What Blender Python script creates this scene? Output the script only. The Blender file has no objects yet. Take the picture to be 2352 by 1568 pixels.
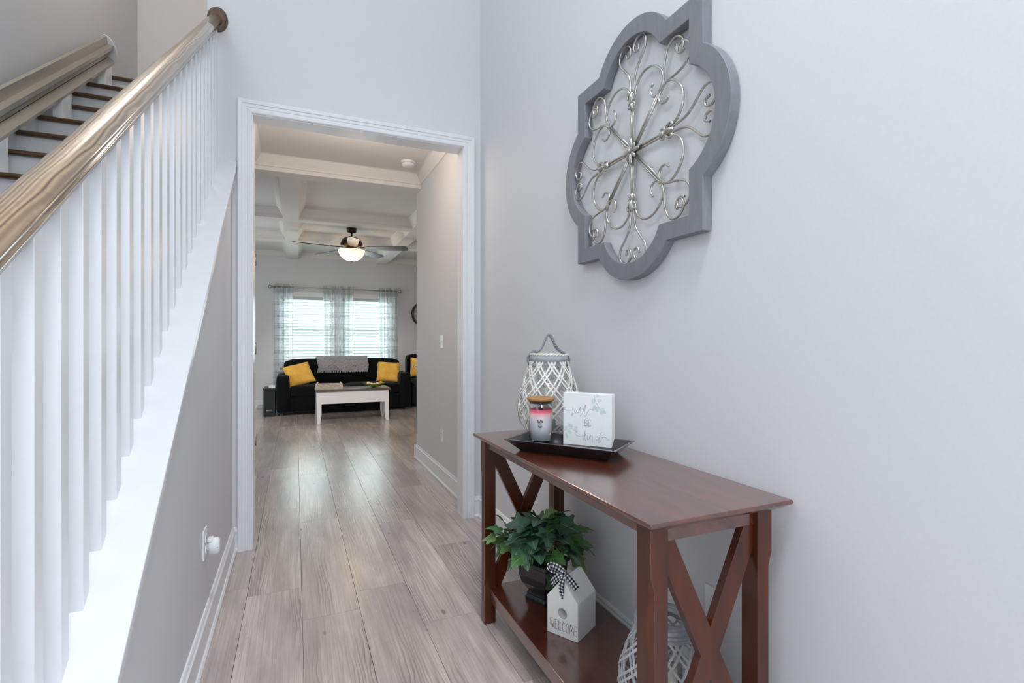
import bpy, bmesh, math, random
from mathutils import Vector, Matrix, noise as mnoise
random.seed(7)
S = bpy.context.scene
COL = S.collection
PI = math.pi
R = math.radians

# ------------------------------------------------------------------ camera, world, large lights, exposure
cam_d = bpy.data.cameras.new('camera'); cam = bpy.data.objects.new('camera', cam_d); COL.objects.link(cam)
cam_d.sensor_width = 36.0; cam_d.lens = 1155 / 2352 * 36.0; cam_d.clip_start = 0.02; cam_d.clip_end = 100
cam.location = (0, 0, 1.2); cam.rotation_euler = (PI / 2, 0, -math.atan(497 / 1155))
S.camera = cam

W = bpy.data.worlds.new('overcast_sky'); S.world = W; W.use_nodes = True
bg = W.node_tree.nodes['Background']; bg.inputs[0].default_value = (0.87, 0.93, 1.0, 1); bg.inputs[1].default_value = 1.3

def area(name, loc, rot, sx, sy, power, col):
    d = bpy.data.lights.new(name, 'AREA'); d.shape = 'RECTANGLE'; d.size = sx; d.size_y = sy; d.energy = power; d.color = col
    o = bpy.data.objects.new(name, d); COL.objects.link(o); o.location = loc; o.rotation_euler = rot
    return o
area('side_opening_fill', (1.75, -1.05, 1.25), (0, R(90), 0), 2.0, 1.0, 34, (0.83, 0.905, 1.0))  # added fill beyond an invented side opening, brightens the knee wall
area('stair_side_fill', (-1.75, .6, 4.4), (0, R(-80), 0), 1.6, 2.6, 44, (0.83, 0.905, 1.0))  # added fill through an unseen high window, lifts the right wall
# daylight standing just outside the real openings of the house
area('front_door_daylight', (0.35, -2.05, 1.3), (R(90), 0, 0), 1.5, 2.0, 40, (0.85, 0.905, 1.0))
area('upper_window_daylight', (-0.2, -2.05, 3.9), (R(80), 0, 0), 2.2, 1.8, 6, (0.83, 0.905, 1.0))
area('far_window_daylight', (0.75, 10.55, 1.45), (R(-90), 0, 0), 2.3, 1.5, 70, (0.88, 0.97, 1.0))
area('patio_door_daylight', (-2.95, 7.4, 1.2), (0, R(-90), 0), 2.0, 2.2, 26, (0.80, 0.96, 1.0))
S.view_settings.view_transform = 'Standard'; S.view_settings.look = 'None'
S.view_settings.exposure = 0.10; S.view_settings.gamma = 1.0; S.view_settings.use_curve_mapping = False

# ------------------------------------------------------------------ materials
def lin(c):
    if isinstance(c, str):
        c = [int(c[i:i + 2], 16) / 255 for i in (0, 2, 4)]
    return tuple((x / 12.92 if x <= 0.04045 else ((x + 0.055) / 1.055) ** 2.4) for x in c) + (1,)
class NT:
    def __init__(s, name):
        s.m = bpy.data.materials.new(name); s.m.use_nodes = True
        s.t = s.m.node_tree; s.b = s.t.nodes['Principled BSDF']; s.out = s.t.nodes['Material Output']
    def n(s, typ, **kw):
        x = s.t.nodes.new(typ)
        for k, v in kw.items():
            if k.startswith('i_'):
                key = k[2:]; key = int(key) if key.isdigit() else key.replace('_', ' ')
                x.inputs[key].default_value = v
            else: setattr(x, k, v)
        return x
    def l(s, a, b): s.t.links.new(a, b)
    def mapv(s, scale, src='Object', off=None):
        tc = s.n('ShaderNodeTexCoord'); mp = s.n('ShaderNodeMapping'); mp.inputs['Scale'].default_value = scale
        s.l(tc.outputs[src], mp.inputs['Vector'])
        if off is not None: s.l(off, mp.inputs['Location'])
        return mp.outputs[0]
    def noise(s, vec, scale, detail=4, rough=0.55, dist=0.0):
        x = s.n('ShaderNodeTexNoise'); x.inputs['Scale'].default_value = scale; x.inputs['Detail'].default_value = detail
        x.inputs['Roughness'].default_value = rough; x.inputs['Distortion'].default_value = dist
        s.l(vec, x.inputs['Vector']); return x.outputs[0]
    def ramp(s, fac, stops):
        x = s.n('ShaderNodeValToRGB'); cr = x.color_ramp
        while len(cr.elements) < len(stops): cr.elements.new(0.5)
        for e, (p, c) in zip(cr.elements, stops): e.position = p; e.color = c if len(c) == 4 else tuple(c) + (1,)
        s.l(fac, x.inputs[0]); return x.outputs[0]
    def mix(s, fac, a, b, mode='MIX'):
        x = s.n('ShaderNodeMix'); x.data_type = 'RGBA'; x.blend_type = mode; x.clamp_factor = True
        for sock, v in ((x.inputs[0], fac), (x.inputs[6], a), (x.inputs[7], b)):
            if hasattr(v, 'is_linked'): s.l(v, sock)
            else: sock.default_value = v
        return x.outputs[2]
    def math(s, op, a, b=None):
        x = s.n('ShaderNodeMath'); x.operation = op
        for i, v in enumerate((a, b)):
            if v is None: continue
            if hasattr(v, 'is_linked'): s.l(v, x.inputs[i])
            else: x.inputs[i].default_value = v
        return x.outputs[0]
    def bump(s, h, strength, dist=0.002):
        x = s.n('ShaderNodeBump'); x.inputs['Strength'].default_value = strength; x.inputs['Distance'].default_value = dist
        s.l(h, x.inputs['Height']); s.l(x.outputs[0], s.b.inputs['Normal'])
def setp(b, **kw):
    for k, v in kw.items(): b.inputs[k.replace('_', ' ')].default_value = v
M = {}
def plain(key, col, rough=0.5, metal=0.0, var=0.06, scale=30, bump=0.0, spec=0.5, coat=0.0, sheen=0.0):
    k = NT(key); c = lin(col)
    v = k.mapv((1, 1, 1)); nz = k.noise(v, scale, 3)
    d = tuple(x * (1 - var) for x in c[:3]) + (1,); e = tuple(min(1, x * (1 + var)) for x in c[:3]) + (1,)
    k.l(k.ramp(nz, [(0.3, d), (0.7, e)]), k.b.inputs['Base Color'])
    setp(k.b, Roughness=rough, Metallic=metal, Specular_IOR_Level=spec, Coat_Weight=coat, Sheen_Weight=sheen)
    if coat: k.b.inputs['Coat Roughness'].default_value = 0.12
    if bump: k.bump(nz, bump)
    M[key] = k.m; return k
def wood(key, c1, c2, scale, rough, nscale=3.0, coat=0.0, bump=0.15, dist=1.5, spec=0.5):
    k = NT(key); v = k.mapv(scale)
    a = k.noise(v, nscale, 6, 0.6, dist); f = k.noise(v, nscale * 6, 4, 0.6)
    h = k.math('ADD', k.math('MULTIPLY', a, 0.7), k.math('MULTIPLY', f, 0.3))
    k.l(k.ramp(h, [(0.34, lin(c1)), (0.66, lin(c2))]), k.b.inputs['Base Color'])
    setp(k.b, Roughness=rough, Coat_Weight=coat, Specular_IOR_Level=spec)
    if coat: k.b.inputs['Coat Roughness'].default_value = 0.16
    if bump: k.bump(h, bump, 0.001)
    M[key] = k.m; return k
plain('wall_paint', 'dadadc', 0.62, var=0.012, scale=120, bump=0.03, spec=0.3)
plain('ceiling_paint', 'e6e3df', 0.8, var=0.01, scale=80, spec=0.2)
plain('trim_paint', 'e9e9ec', 0.32, var=0.01, scale=40)
plain('white_plastic', 'eef0f2', 0.3, var=0.01)
plain('dark_gap', '2a2522', 0.8)
plain('metal_frame_grey', 'b6b0a4', 0.32, metal=0.75, var=0.03, scale=60)
plain('pewter', 'b9b7b1', 0.30, metal=0.9, var=0.12, scale=40)
plain('nickel', 'b9b5ac', 0.3, metal=0.9)
plain('bronze', '3a2a1c', 0.35, metal=0.6, var=0.2)
plain('chrome', 'dadadc', 0.15, metal=1.0)
plain('black_tray', '1d1d1f', 0.2, var=0.1, coat=1.0)
plain('sign_paint', 'eceded', 0.6, var=0.02, scale=14)
plain('print_grey', 'b9b9bf', 0.7)
plain('print_sage', 'cfdadb', 0.7, var=0.08, scale=60)
plain('print_dark', '3c3d40', 0.6)
plain('ceramic', 'f0efec', 0.22, var=0.02, scale=8, coat=0.3)
plain('black_pot', '232226', 0.33, var=0.15, coat=0.2)
plain('soil_moss', '38402a', 0.9, var=0.3, bump=0.4)
plain('stem_green', '6f8f3f', 0.5, var=0.2)
plain('velvet_black', '08090c', 0.85, var=0.35, scale=6, sheen=0.06, spec=0.15)
plain('side_table_black', '0d0d0f', 0.35, var=0.2)
plain('mustard', 'f7bd52', 0.85, var=0.12, scale=9, sheen=0.3, spec=0.2)
plain('table_white', 'e4e4e8', 0.42, var=0.01)
plain('cream_wax', 'e6dfc4', 0.5, var=0.03)
plain('green_wax', 'dfe6dc', 0.45, var=0.03)
plain('bowl_green', '7f9a3a', 0.3, var=0.15)
plain('ball_cream', 'e3d2a4', 0.8, var=0.2, scale=60)
plain('ball_gold', 'd9a13a', 0.8, var=0.2, scale=60)
plain('clock_rim', '2a2320', 0.4, var=0.2)
plain('clock_face', 'a9a7a5', 0.6, var=0.1)
plain('cloth_white', 'f2f2f2', 0.8)
plain('rope_white', 'd9d5cc', 0.9, var=0.2, scale=90, bump=0.3)
plain('rope_grey', '8c8d93', 0.9, var=0.25, scale=120, bump=0.4)
plain('willow_white', 'dcd9d3', 0.7, var=0.16, scale=45, bump=0.2)
plain('willow_grey', 'c3c4c6', 0.7, var=0.18, scale=45, bump=0.2)
plain('band_grey', 'a3a6ab', 0.75, var=0.18, scale=60, bump=0.3)
plain('fan_blade', '4c4a4b', 0.4, var=0.1)
plain('stair_white', 'dedfe2', 0.3, var=0.01)
def oak():
    k = NT('oak_rail'); w = k.n('ShaderNodeTexWave', wave_type='BANDS', bands_direction='X', wave_profile='SIN')
    w.inputs['Scale'].default_value = 14.0; w.inputs['Distortion'].default_value = 4.5; w.inputs['Detail'].default_value = 1.5; w.inputs['Detail Scale'].default_value = 0.8
    k.l(k.mapv((1.5, .07, .6)), w.inputs['Vector'])
    g = k.ramp(w.outputs['Fac'], [(0.0, lin('7d6750')), (0.55, lin('a38d72')), (0.86, lin('967e63')), (1.0, lin('5a4938'))])
    f = k.noise(k.mapv((120, 4, 120)), 1.0, 3)
    g = k.mix(k.math('MULTIPLY', k.ramp(f, [(0.45, (0, 0, 0, 1)), (0.75, (1, 1, 1, 1))]), 0.35), g, lin('6a5540'))
    k.l(g, k.b.inputs['Base Color']); setp(k.b, Roughness=0.22, Coat_Weight=0.6); k.b.inputs['Coat Roughness'].default_value = 0.08
    M['oak_rail'] = k.m
oak()
wood('tread_wood', '3d2a1c', '6b4e36', (1.2, 14, 14), 0.3, nscale=3, coat=0.3)
wood('mahogany', '3d170c', '692f18', (7, 1.1, 7), 0.28, nscale=2.0, coat=1.0, bump=0.02, dist=0.6)
M['mahogany'].node_tree.nodes['Principled BSDF'].inputs['Coat IOR'].default_value = 1.9
wood('mahogany_leg', '38160b', '5c2810', (8, 8, 1.2), 0.3, nscale=1.6, coat=0.25, bump=0.02, dist=0.5)
wood('grey_wash', '74757b', '84858b', (8, 8, 2), 0.5, nscale=2, bump=0.08)
wood('lid_wood', '9a6a3a', 'c08e58', (5, 40, 40), 0.5, nscale=3)
wood('table_top_dark', '3f342e', '6a5a4f', (2, 16, 16), 0.35, nscale=3)
wood('crate_wood', '8a7a6e', 'cfc4ba', (5, 20, 20), 0.7, nscale=3)

def floor_material():
    k = NT('vinyl_plank')
    oi = k.n('ShaderNodeObjectInfo')
    off = k.n('ShaderNodeVectorMath', operation='SCALE'); off.inputs[0].default_value = (37.0, 91.0, 13.0); k.l(oi.outputs['Random'], off.inputs['Scale'])
    o = off.outputs[0]
    broad = k.noise(k.mapv((3.2, 0.75, 1), off=o), 1.6, 4, 0.55, 0.6)
    med = k.noise(k.mapv((16, 0.9, 1), off=o), 1.6, 5, 0.6, 0.8)
    fine = k.noise(k.mapv((95, 1.6, 1), off=o), 1.5, 3, 0.65, 0.4)
    # cathedral growth rings
    w = k.n('ShaderNodeTexWave', wave_type='BANDS', bands_direction='X', wave_profile='SAW')
    w.inputs['Scale'].default_value = 15.0; w.inputs['Distortion'].default_value = 12.0; w.inputs['Detail'].default_value = 2.0
    w.inputs['Detail Scale'].default_value = 0.8; w.inputs['Detail Roughness'].default_value = 0.4
    k.l(k.mapv((1.5, 0.26, 1), off=o), w.inputs['Vector'])
    ring = k.ramp(w.outputs['Fac'], [(0.0, (0, 0, 0, 1)), (0.5, (0, 0, 0, 1)), (0.95, (1, 1, 1, 1))])
    rmask = k.ramp(k.noise(k.mapv((6.0, 0.5, 1), off=o), 1.2, 2), [(0.47, (0, 0, 0, 1)), (0.60, (1, 1, 1, 1))])
    ringm = k.math('MULTIPLY', ring, rmask)
    # knots
    v = k.n('ShaderNodeTexVoronoi'); v.inputs['Scale'].default_value = 1.0; v.inputs['Randomness'].default_value = 1.0
    k.l(k.mapv((8.0, 3.4, 1), off=o), v.inputs['Vector'])
    knot = k.ramp(v.outputs['Distance'], [(0.0, (1, 1, 1, 1)), (0.06, (0.9, 0.9, 0.9, 1)), (0.10, (0, 0, 0, 1))])
    kgate = k.n('ShaderNodeSeparateColor'); k.l(v.outputs['Color'], kgate.inputs[0])
    kg = k.math('GREATER_THAN', kgate.outputs[0], 0.35)
    knot = k.math('MULTIPLY', knot, kg)
    base = k.ramp(broad, [(0.32, lin('94898a')), (0.5, lin('b0a39d')), (0.68, lin('c6bbb5'))])
    base = k.mix(k.math('MULTIPLY', k.ramp(med, [(0.4, (0, 0, 0, 1)), (0.66, (1, 1, 1, 1))]), 0.45), base, lin('7c6f68'))
    base = k.mix(k.math('MULTIPLY', k.ramp(fine, [(0.35, (0, 0, 0, 1)), (0.68, (1, 1, 1, 1))]), 0.55), base, lin('7d726d'))
    base = k.mix(k.math('MULTIPLY', ringm, 0.68), base, lin('5e5148'))
    base = k.mix(k.math('MULTIPLY', knot, 0.7), base, lin('3e3530'))
    hsv = k.n('ShaderNodeHueSaturation'); hsv.inputs['Saturation'].default_value = 0.92; k.l(base, hsv.inputs['Color'])
    val = k.math('ADD', k.math('MULTIPLY', oi.outputs['Random'], 0.34), 1.28); k.l(val, hsv.inputs['Value'])
    k.l(hsv.outputs[0], k.b.inputs['Base Color'])
    setp(k.b, Roughness=0.3, Specular_IOR_Level=0.6, Coat_Weight=0.55); k.b.inputs['Coat Roughness'].default_value = 0.2
    h = k.math('SUBTRACT', k.math('MULTIPLY', fine, 0.3), k.math('ADD', ringm, knot)); k.bump(h, 0.12, 0.0008)
    M['plank'] = k.m
floor_material()

def glass_material(key, tint=(1, 1, 1, 1), refl=0.12):
    k = NT(key); k.t.nodes.remove(k.b)
    tr = k.n('ShaderNodeBsdfTransparent'); tr.inputs[0].default_value = tint
    gl = k.n('ShaderNodeBsdfGlossy'); gl.inputs['Roughness'].default_value = 0.03
    lw = k.n('ShaderNodeLayerWeight'); lw.inputs[0].default_value = 0.5; fo = k.math('ADD', k.math('MULTIPLY', k.math('POWER', lw.outputs['Facing'], 3.5), 0.6), 0.035)
    mx = k.n('ShaderNodeMixShader'); k.l(fo, mx.inputs[0]); k.l(tr.outputs[0], mx.inputs[1]); k.l(gl.outputs[0], mx.inputs[2])
    k.l(mx.outputs[0], k.out.inputs[0]); M[key] = k.m
glass_material('glass'); glass_material('window_glass', (0.97, 1, 0.99, 1))
def sheer_material():
    k = NT('sheer_plaid'); k.t.nodes.remove(k.b)
    tc = k.n('ShaderNodeTexCoord'); sx = k.n('ShaderNodeSeparateXYZ'); k.l(tc.outputs['UV'], sx.inputs[0])
    def band(sock, period, lo, hi, ph=0.0):
        f = k.math('FRACT', k.math('ADD', k.math('DIVIDE', sock, period), ph))
        return k.math('MULTIPLY', k.math('GREATER_THAN', f, lo), k.math('LESS_THAN', f, hi))
    U, V = sx.outputs[0], sx.outputs[1]
    wide = k.math('MAXIMUM', band(U, 0.26, 0.15, 0.5), band(V, 0.22, 0.30, 0.52))
    thin = None
    for sock, per, spots in ((U, 0.26, (0.15, 0.32, 0.5, 0.72)), (V, 0.22, (0.30, 0.40, 0.52, 0.75))):
        for s_ in spots:
            b = band(sock, per, s_, s_ + 0.036); thin = b if thin is None else k.math('MAXIMUM', thin, b)
    col = k.mix(thin, k.mix(wide, lin('f4f7f8'), lin('dde2e3')), lin('a3abae'))
    op = k.math('MAXIMUM', k.math('ADD', k.math('MULTIPLY', wide, 0.14), 0.44), k.math('MULTIPLY', thin, 0.74))
    df = k.n('ShaderNodeBsdfDiffuse'); tl = k.n('ShaderNodeBsdfTranslucent'); tr = k.n('ShaderNodeBsdfTransparent')
    k.l(col, df.inputs[0]); k.l(col, tl.inputs[0])
    m1 = k.n('ShaderNodeMixShader'); m1.inputs[0].default_value = 0.55; k.l(df.outputs[0], m1.inputs[1]); k.l(tl.outputs[0], m1.inputs[2])
    m2 = k.n('ShaderNodeMixShader'); k.l(op, m2.inputs[0]); k.l(tr.outputs[0], m2.inputs[1]); k.l(m1.outputs[0], m2.inputs[2])
    k.l(m2.outputs[0], k.out.inputs[0]); M['sheer'] = k.m
sheer_material()
def slat_material():
    k = NT('blind_slat_white'); k.t.nodes.remove(k.b)
    df = k.n('ShaderNodeBsdfDiffuse'); tl = k.n('ShaderNodeBsdfTranslucent'); df.inputs[0].default_value = lin('d2dad8'); tl.inputs[0].default_value = lin('d2e0dd')
    m1 = k.n('ShaderNodeMixShader'); m1.inputs[0].default_value = 0.10; k.l(df.outputs[0], m1.inputs[1]); k.l(tl.outputs[0], m1.inputs[2]); k.l(m1.outputs[0], k.out.inputs[0])
    M['slat'] = k.m
slat_material()
def gingham_material():
    k = NT('gingham'); tc = k.n('ShaderNodeTexCoord'); sx = k.n('ShaderNodeSeparateXYZ'); k.l(tc.outputs['UV'], sx.inputs[0])
    def st(s, p): return k.math('GREATER_THAN', k.math('FRACT', k.math('DIVIDE', s, p)), 0.5)
    a = k.math('MULTIPLY', k.math('ADD', st(sx.outputs[0], 0.0112), st(sx.outputs[1], 0.0112)), 0.5)
    k.l(k.ramp(a, [(0.1, lin('f2f2f2')), (0.5, lin('6f6f78')), (0.9, lin('15151c'))]), k.b.inputs['Base Color']); k.b.inputs['Roughness'].default_value = 0.8
    M['gingham'] = k.m
gingham_material()
def leaf_material():
    k = NT('ivy_leaf'); oi = k.n('ShaderNodeObjectInfo')
    nz = k.noise(k.mapv((1, 1, 1)), 40, 3)
    c = k.ramp(oi.outputs['Random'], [(0.0, lin('35573f')), (0.3, lin('4f765c')), (0.6, lin('688b78')), (0.8, lin('4a8a42')), (1.0, lin('84a060'))])
    c = k.mix(k.math('MULTIPLY', nz, 0.35), c, lin('24402c'))
    tc = k.n('ShaderNodeTexCoord'); sx = k.n('ShaderNodeSeparateXYZ'); k.l(tc.outputs['UV'], sx.inputs[0])
    vein = k.math('LESS_THAN', sx.outputs[0], 0.018); c = k.mix(k.math('MULTIPLY', vein, 0.5), c, lin('9fb58a'))
    k.l(c, k.b.inputs['Base Color']); setp(k.b, Roughness=0.42)
    k.b.inputs['Subsurface Weight'].default_value = 0.0
    M['leaf'] = k.m
leaf_material()
def wax_material():
    k = NT('layered_wax'); tc = k.n('ShaderNodeTexCoord'); sx = k.n('ShaderNodeSeparateXYZ'); k.l(tc.outputs['Object'], sx.inputs[0])
    f = k.math('DIVIDE', sx.outputs[2], 0.15)
    k.l(k.ramp(f, [(0.0, lin('bfc3c9')), (0.55, lin('c6c8cc')), (0.66, lin('eac6c9')), (0.72, lin('efb3bb')), (0.78, lin('ee5a78')), (1.0, lin('e8476a'))]), k.b.inputs['Base Color'])
    setp(k.b, Roughness=0.35); M['wax_layers'] = k.m
wax_material()
def fur_material():
    k = NT('grey_fur'); nz = k.noise(k.mapv((1, 1, 1)), 140, 3)
    k.l(k.ramp(nz, [(0.3, lin('8a888b')), (0.7, lin('c9c7ca'))]), k.b.inputs['Base Color']); setp(k.b, Roughness=0.95, Sheen_Weight=0.4, Specular_IOR_Level=0.1)
    k.bump(nz, 0.8, 0.01); M['fur'] = k.m
fur_material()
def emit_material(key, col, strength):
    k = NT(key); k.b.inputs['Base Color'].default_value = lin('f3e9d8'); k.b.inputs['Emission Color'].default_value = lin(col); k.b.inputs['Emission Strength'].default_value = strength
    k.b.inputs['Roughness'].default_value = 0.4; M[key] = k.m
emit_material('frosted_lamp', 'ffd9a8', 1.5)

# ------------------------------------------------------------------ mesh helpers
class MB:
    def __init__(s): s.v = []; s.f = []; s.sm = []; s.uv = {}
    def _add(s, vs, fs, smooth=False):
        o = len(s.v); s.v += [tuple(p) for p in vs]
        for f in fs: s.f.append(tuple(i + o for i in f)); s.sm.append(smooth)
        return o
    def box(s, x0, x1, y0, y1, z0, z1):
        s._add([(x0, y0, z0), (x1, y0, z0), (x1, y1, z0), (x0, y1, z0), (x0, y0, z1), (x1, y0, z1), (x1, y1, z1), (x0, y1, z1)],
               [(0, 3, 2, 1), (4, 5, 6, 7), (0, 1, 5, 4), (1, 2, 6, 5), (2, 3, 7, 6), (3, 0, 4, 7)]); return s
    def prism(s, poly, fn, a0, a1, smooth=False):
        n = len(poly); vs = [fn(p, a0) for p in poly] + [fn(p, a1) for p in poly]
        s._add(vs, [(i, (i + 1) % n, n + (i + 1) % n, n + i) for i in range(n)], smooth)
        s._add(vs, [tuple(reversed(range(n))), tuple(range(n, 2 * n))]); return s
    def loft(s, rings, smooth=False, caps=True, closed=True):
        n = len(rings[0]); vs = [p for r in rings for p in r]; fs = []
        for j in range(len(rings) - 1):
            for i in range(n if closed else n - 1):
                a = j * n + i; b = j * n + (i + 1) % n; fs.append((a, b, b + n, a + n))
        s._add(vs, fs, smooth)
        if caps: s._add(rings[0], [tuple(reversed(range(n)))]); s._add(rings[-1], [tuple(range(n))])
        return s
    def tube(s, path, r, n=8, caps=True, flat=1.0):
        P = [Vector(p) for p in path]; m = len(P); rr = r if isinstance(r, (list, tuple)) else [r] * m
        T = [(P[min(i + 1, m - 1)] - P[max(i - 1, 0)]).normalized() for i in range(m)]
        up = Vector((0, 0, 1)) if abs(T[0].z) < 0.9 else Vector((1, 0, 0))
        N = (up - T[0] * up.dot(T[0])).normalized(); rings = []
        for i in range(m):
            N = (N - T[i] * N.dot(T[i])).normalized(); B = T[i].cross(N)
            rings.append([P[i] + (N * math.cos(2 * PI * j / n) * flat + B * math.sin(2 * PI * j / n)) * rr[i] for j in range(n)])
        return s.loft(rings, True, caps)
    def ribbon(s, path, nor, w, t, uvw=None):
        P = [Vector(p) for p in path]; m = len(P); ww = w if isinstance(w, (list, tuple)) else [w] * m
        rings = []
        for i in range(m):
            T = (P[min(i + 1, m - 1)] - P[max(i - 1, 0)]).normalized(); Nn = Vector(nor[i] if isinstance(nor, list) else nor).normalized()
            B = T.cross(Nn).normalized(); Nn = B.cross(T)
            h = ww[i] / 2; rings.append([P[i] + B * h + Nn * t / 2, P[i] - B * h + Nn * t / 2, P[i] - B * h - Nn * t / 2, P[i] + B * h - Nn * t / 2])
        o = len(s.v); s.loft(rings, False)
        if uvw:
            d = 0
            for i in range(m):
                if i: d += (P[i] - P[i - 1]).length
                for j in range(4): s.uv[o + 4 * i + j] = (d, (0 if j in (0, 3) else ww[i]) + 0.001)
        return s
    def lathe(s, prof, n=24, c=(0, 0), caps=True, sx=1, sy=1):
        rings = [[(c[0] + r * sx * math.cos(2 * PI * j / n), c[1] + r * sy * math.sin(2 * PI * j / n), z) for j in range(n)] for r, z in prof]
        return s.loft(rings, True, caps)
    def grid(s, fn, nu, nv, uvfn=None, smooth=True, wrap=False):
        vs = [fn(i / nu, j / nv) for j in range(nv + 1) for i in range(nu + 1)]
        fs = [(j * (nu + 1) + i, j * (nu + 1) + i + 1, (j + 1) * (nu + 1) + i + 1, (j + 1) * (nu + 1) + i) for j in range(nv) for i in range(nu)]
        o = s._add(vs, fs, smooth)
        if uvfn:
            for j in range(nv + 1):
                for i in range(nu + 1): s.uv[o + j * (nu + 1) + i] = uvfn(i / nu, j / nv)
        return s
    def ell(s, c, r, nu=14, nv=8, rot=None):
        c = Vector(c)
        def fn(a, b):
            p = Vector((r[0] * math.cos(2 * PI * a) * math.sin(PI * b), r[1] * math.sin(2 * PI * a) * math.sin(PI * b), -r[2] * math.cos(PI * b)))
            if rot: p = rot @ p
            return c + p
        return s.grid(fn, nu, nv)
    def mesh(s, name, bevel=0.0, seg=2, weld=True, rnd=False):
        me = bpy.data.meshes.new(name); me.from_pydata(s.v, [], s.f); me.update()
        if s.uv:
            ul = me.uv_layers.new(name='UVMap')
            for lp in me.loops: ul.data[lp.index].uv = s.uv.get(lp.vertex_index, (0, 0))
        for p, k in zip(me.polygons, s.sm): p.use_smooth = k
        bm = bmesh.new(); bm.from_mesh(me)
        if weld: bmesh.ops.remove_doubles(bm, verts=bm.verts, dist=1e-5)
        if not s.uv: bmesh.ops.recalc_face_normals(bm, faces=bm.faces)
        if bevel:
            es = [e for e in bm.edges if len(e.link_faces) == 2 and e.calc_face_angle(0) > R(25)]
            bmesh.ops.bevel(bm, geom=es, offset=bevel, segments=seg, profile=0.5, affect='EDGES', clamp_overlap=True)
            if rnd:
                for f in bm.faces: f.smooth = True
        bm.to_mesh(me); bm.free(); return me
    def build(s, name, mat, parent=None, bevel=0.0, seg=2, off=None, rnd=False, loc=None):
        """verts are in the parent's local space unless off (a world point to subtract) is given"""
        if off is not None: s.v = [(p[0] - off[0], p[1] - off[1], p[2] - off[2]) for p in s.v]
        o = bpy.data.objects.new(name, s.mesh(name, bevel, seg, rnd=rnd)); o.data.materials.append(M[mat]); COL.objects.link(o)
        if parent is not None: o.parent = parent
        if loc is not None: o.location = loc
        return o
def catmull(pts, k=6):
    P = [Vector(p) for p in pts]; P = [2 * P[0] - P[1]] + P + [2 * P[-1] - P[-2]]; out = []
    for i in range(1, len(P) - 2):
        a, b, c, d = P[i - 1:i + 3]
        for j in range(k):
            t = j / k; out.append(0.5 * ((2 * b) + (c - a) * t + (2 * a - 5 * b + 4 * c - d) * t * t + (3 * b - a - 3 * c + d) * t ** 3))
    out.append(P[-2]); return out
def thing(name, label, cat, loc=(0, 0, 0), rz=0, group=None, kind=None):
    o = bpy.data.objects.new(name, None); COL.objects.link(o); o.location = loc; o.rotation_euler = (0, 0, rz); o.empty_display_size = 0.1
    return tag(o, label, cat, group, kind)
def tag(o, label, cat, group=None, kind=None):
    o['label'] = label; o['category'] = cat
    if group: o['group'] = group
    if kind: o['kind'] = kind
    return o
def struct(name, mb, mat, label, cat, bevel=0.0):
    return tag(mb.build(name, mat, bevel=bevel), label, cat, kind='structure')
def copy_of(o, parent, loc=None, rot=None):
    c = o.copy(); COL.objects.link(c); c.parent = parent
    if loc is not None: c.location = loc
    if rot is not None: c.rotation_euler = rot
    return c

# ------------------------------------------------------------------ dimensions
XR = 1.17; XK = -0.332; XS = -0.456; XL = -1.50      # foyer right wall, knee wall face, stair side face, stair left wall
YE = 3.27; YE2 = 3.39; YF = -1.8; YFAR = 10.13; ZT = 5.6
ZC = 2.85; ZB = 2.72; XH = 1.15; XHL = -0.34
LX0, LX1 = -2.6, 3.8                                  # living room
capz = lambda y: 2.235 + 0.795 * (y - 3.27)
nosez = lambda y: 2.05 + 0.73 * (y - 3.27)

# ------------------------------------------------------------------ walls
b = MB(); b.box(XR, XR + .12, -.5, YE2, 0, ZT); b.box(XR, XR + .12, YF, -1.6, 0, ZT); b.box(XR, XR + .12, -1.6, -.5, 2.3, ZT)  # opening near the front wall is added to let the side fill in
struct('wall_right', b, 'wall_paint', 'long pale grey foyer wall behind the console table and metal wall art', 'wall')
b = MB(); b.box(XS, -.242, YE, YE2, 0, 2.527); b.box(1.058, XR, YE, YE2, 0, 2.527); b.box(XS, XR, YE, YE2, 2.527, ZT)
struct('wall_entry', b, 'wall_paint', 'pale grey wall with the wide white cased opening', 'wall')
b = MB(); b.prism([(0.47, 0), (YE, 0), (YE, capz(YE) - .03), (0.47, max(capz(0.47) - .03, 0.001))], lambda p, a: (a, p[0], p[1]), XS, XK)
struct('wall_stair', b, 'wall_paint', 'grey triangular wall under the stair railing', 'wall')
SWY, SWZ = (-.7, 1.9), (3.6, 5.2)
b = MB(); b.box(XL - .12, XL, YF, 6.42, 0, SWZ[0]); b.box(XL - .12, XL, YF, 6.42, SWZ[1], ZT); b.box(XL - .12, XL, YF, SWY[0], SWZ[0], SWZ[1]); b.box(XL - .12, XL, SWY[1], 6.42, SWZ[0], SWZ[1])  # high opening is added so fill light reaches the right wall
struct('wall_left', b, 'wall_paint', 'tall grey wall on the far side of the staircase', 'wall')
b = MB(); b.box(XL, LX1, 6.3, 6.42, ZC + .12, ZT)
struct('wall_upper', b, 'wall_paint', 'beige toned wall at the top of the stairs', 'wall')
b = MB(); b.box(XS, XHL, YE2, 4.05, 0, ZC); b.box(XS, XHL, 4.83, 4.96, 0, ZC); b.box(XS, XHL, 4.05, 4.83, 2.05, ZC); b.box(XS, XHL, YE2, 6.3, ZC + .1, ZT)
struct('wall_hall_left', b, 'wall_paint', 'sliver of hallway wall holding the closet door', 'wall')
b = MB(); b.box(XH, XH + .12, YE2, 5.17, 0, ZC)
struct('wall_hall_right', b, 'wall_paint', 'grey hallway wall with light switch and outlet', 'wall')
W1 = (-.26, .68); W2 = (.82, 1.76); WZ = (.68, 2.03)
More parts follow.
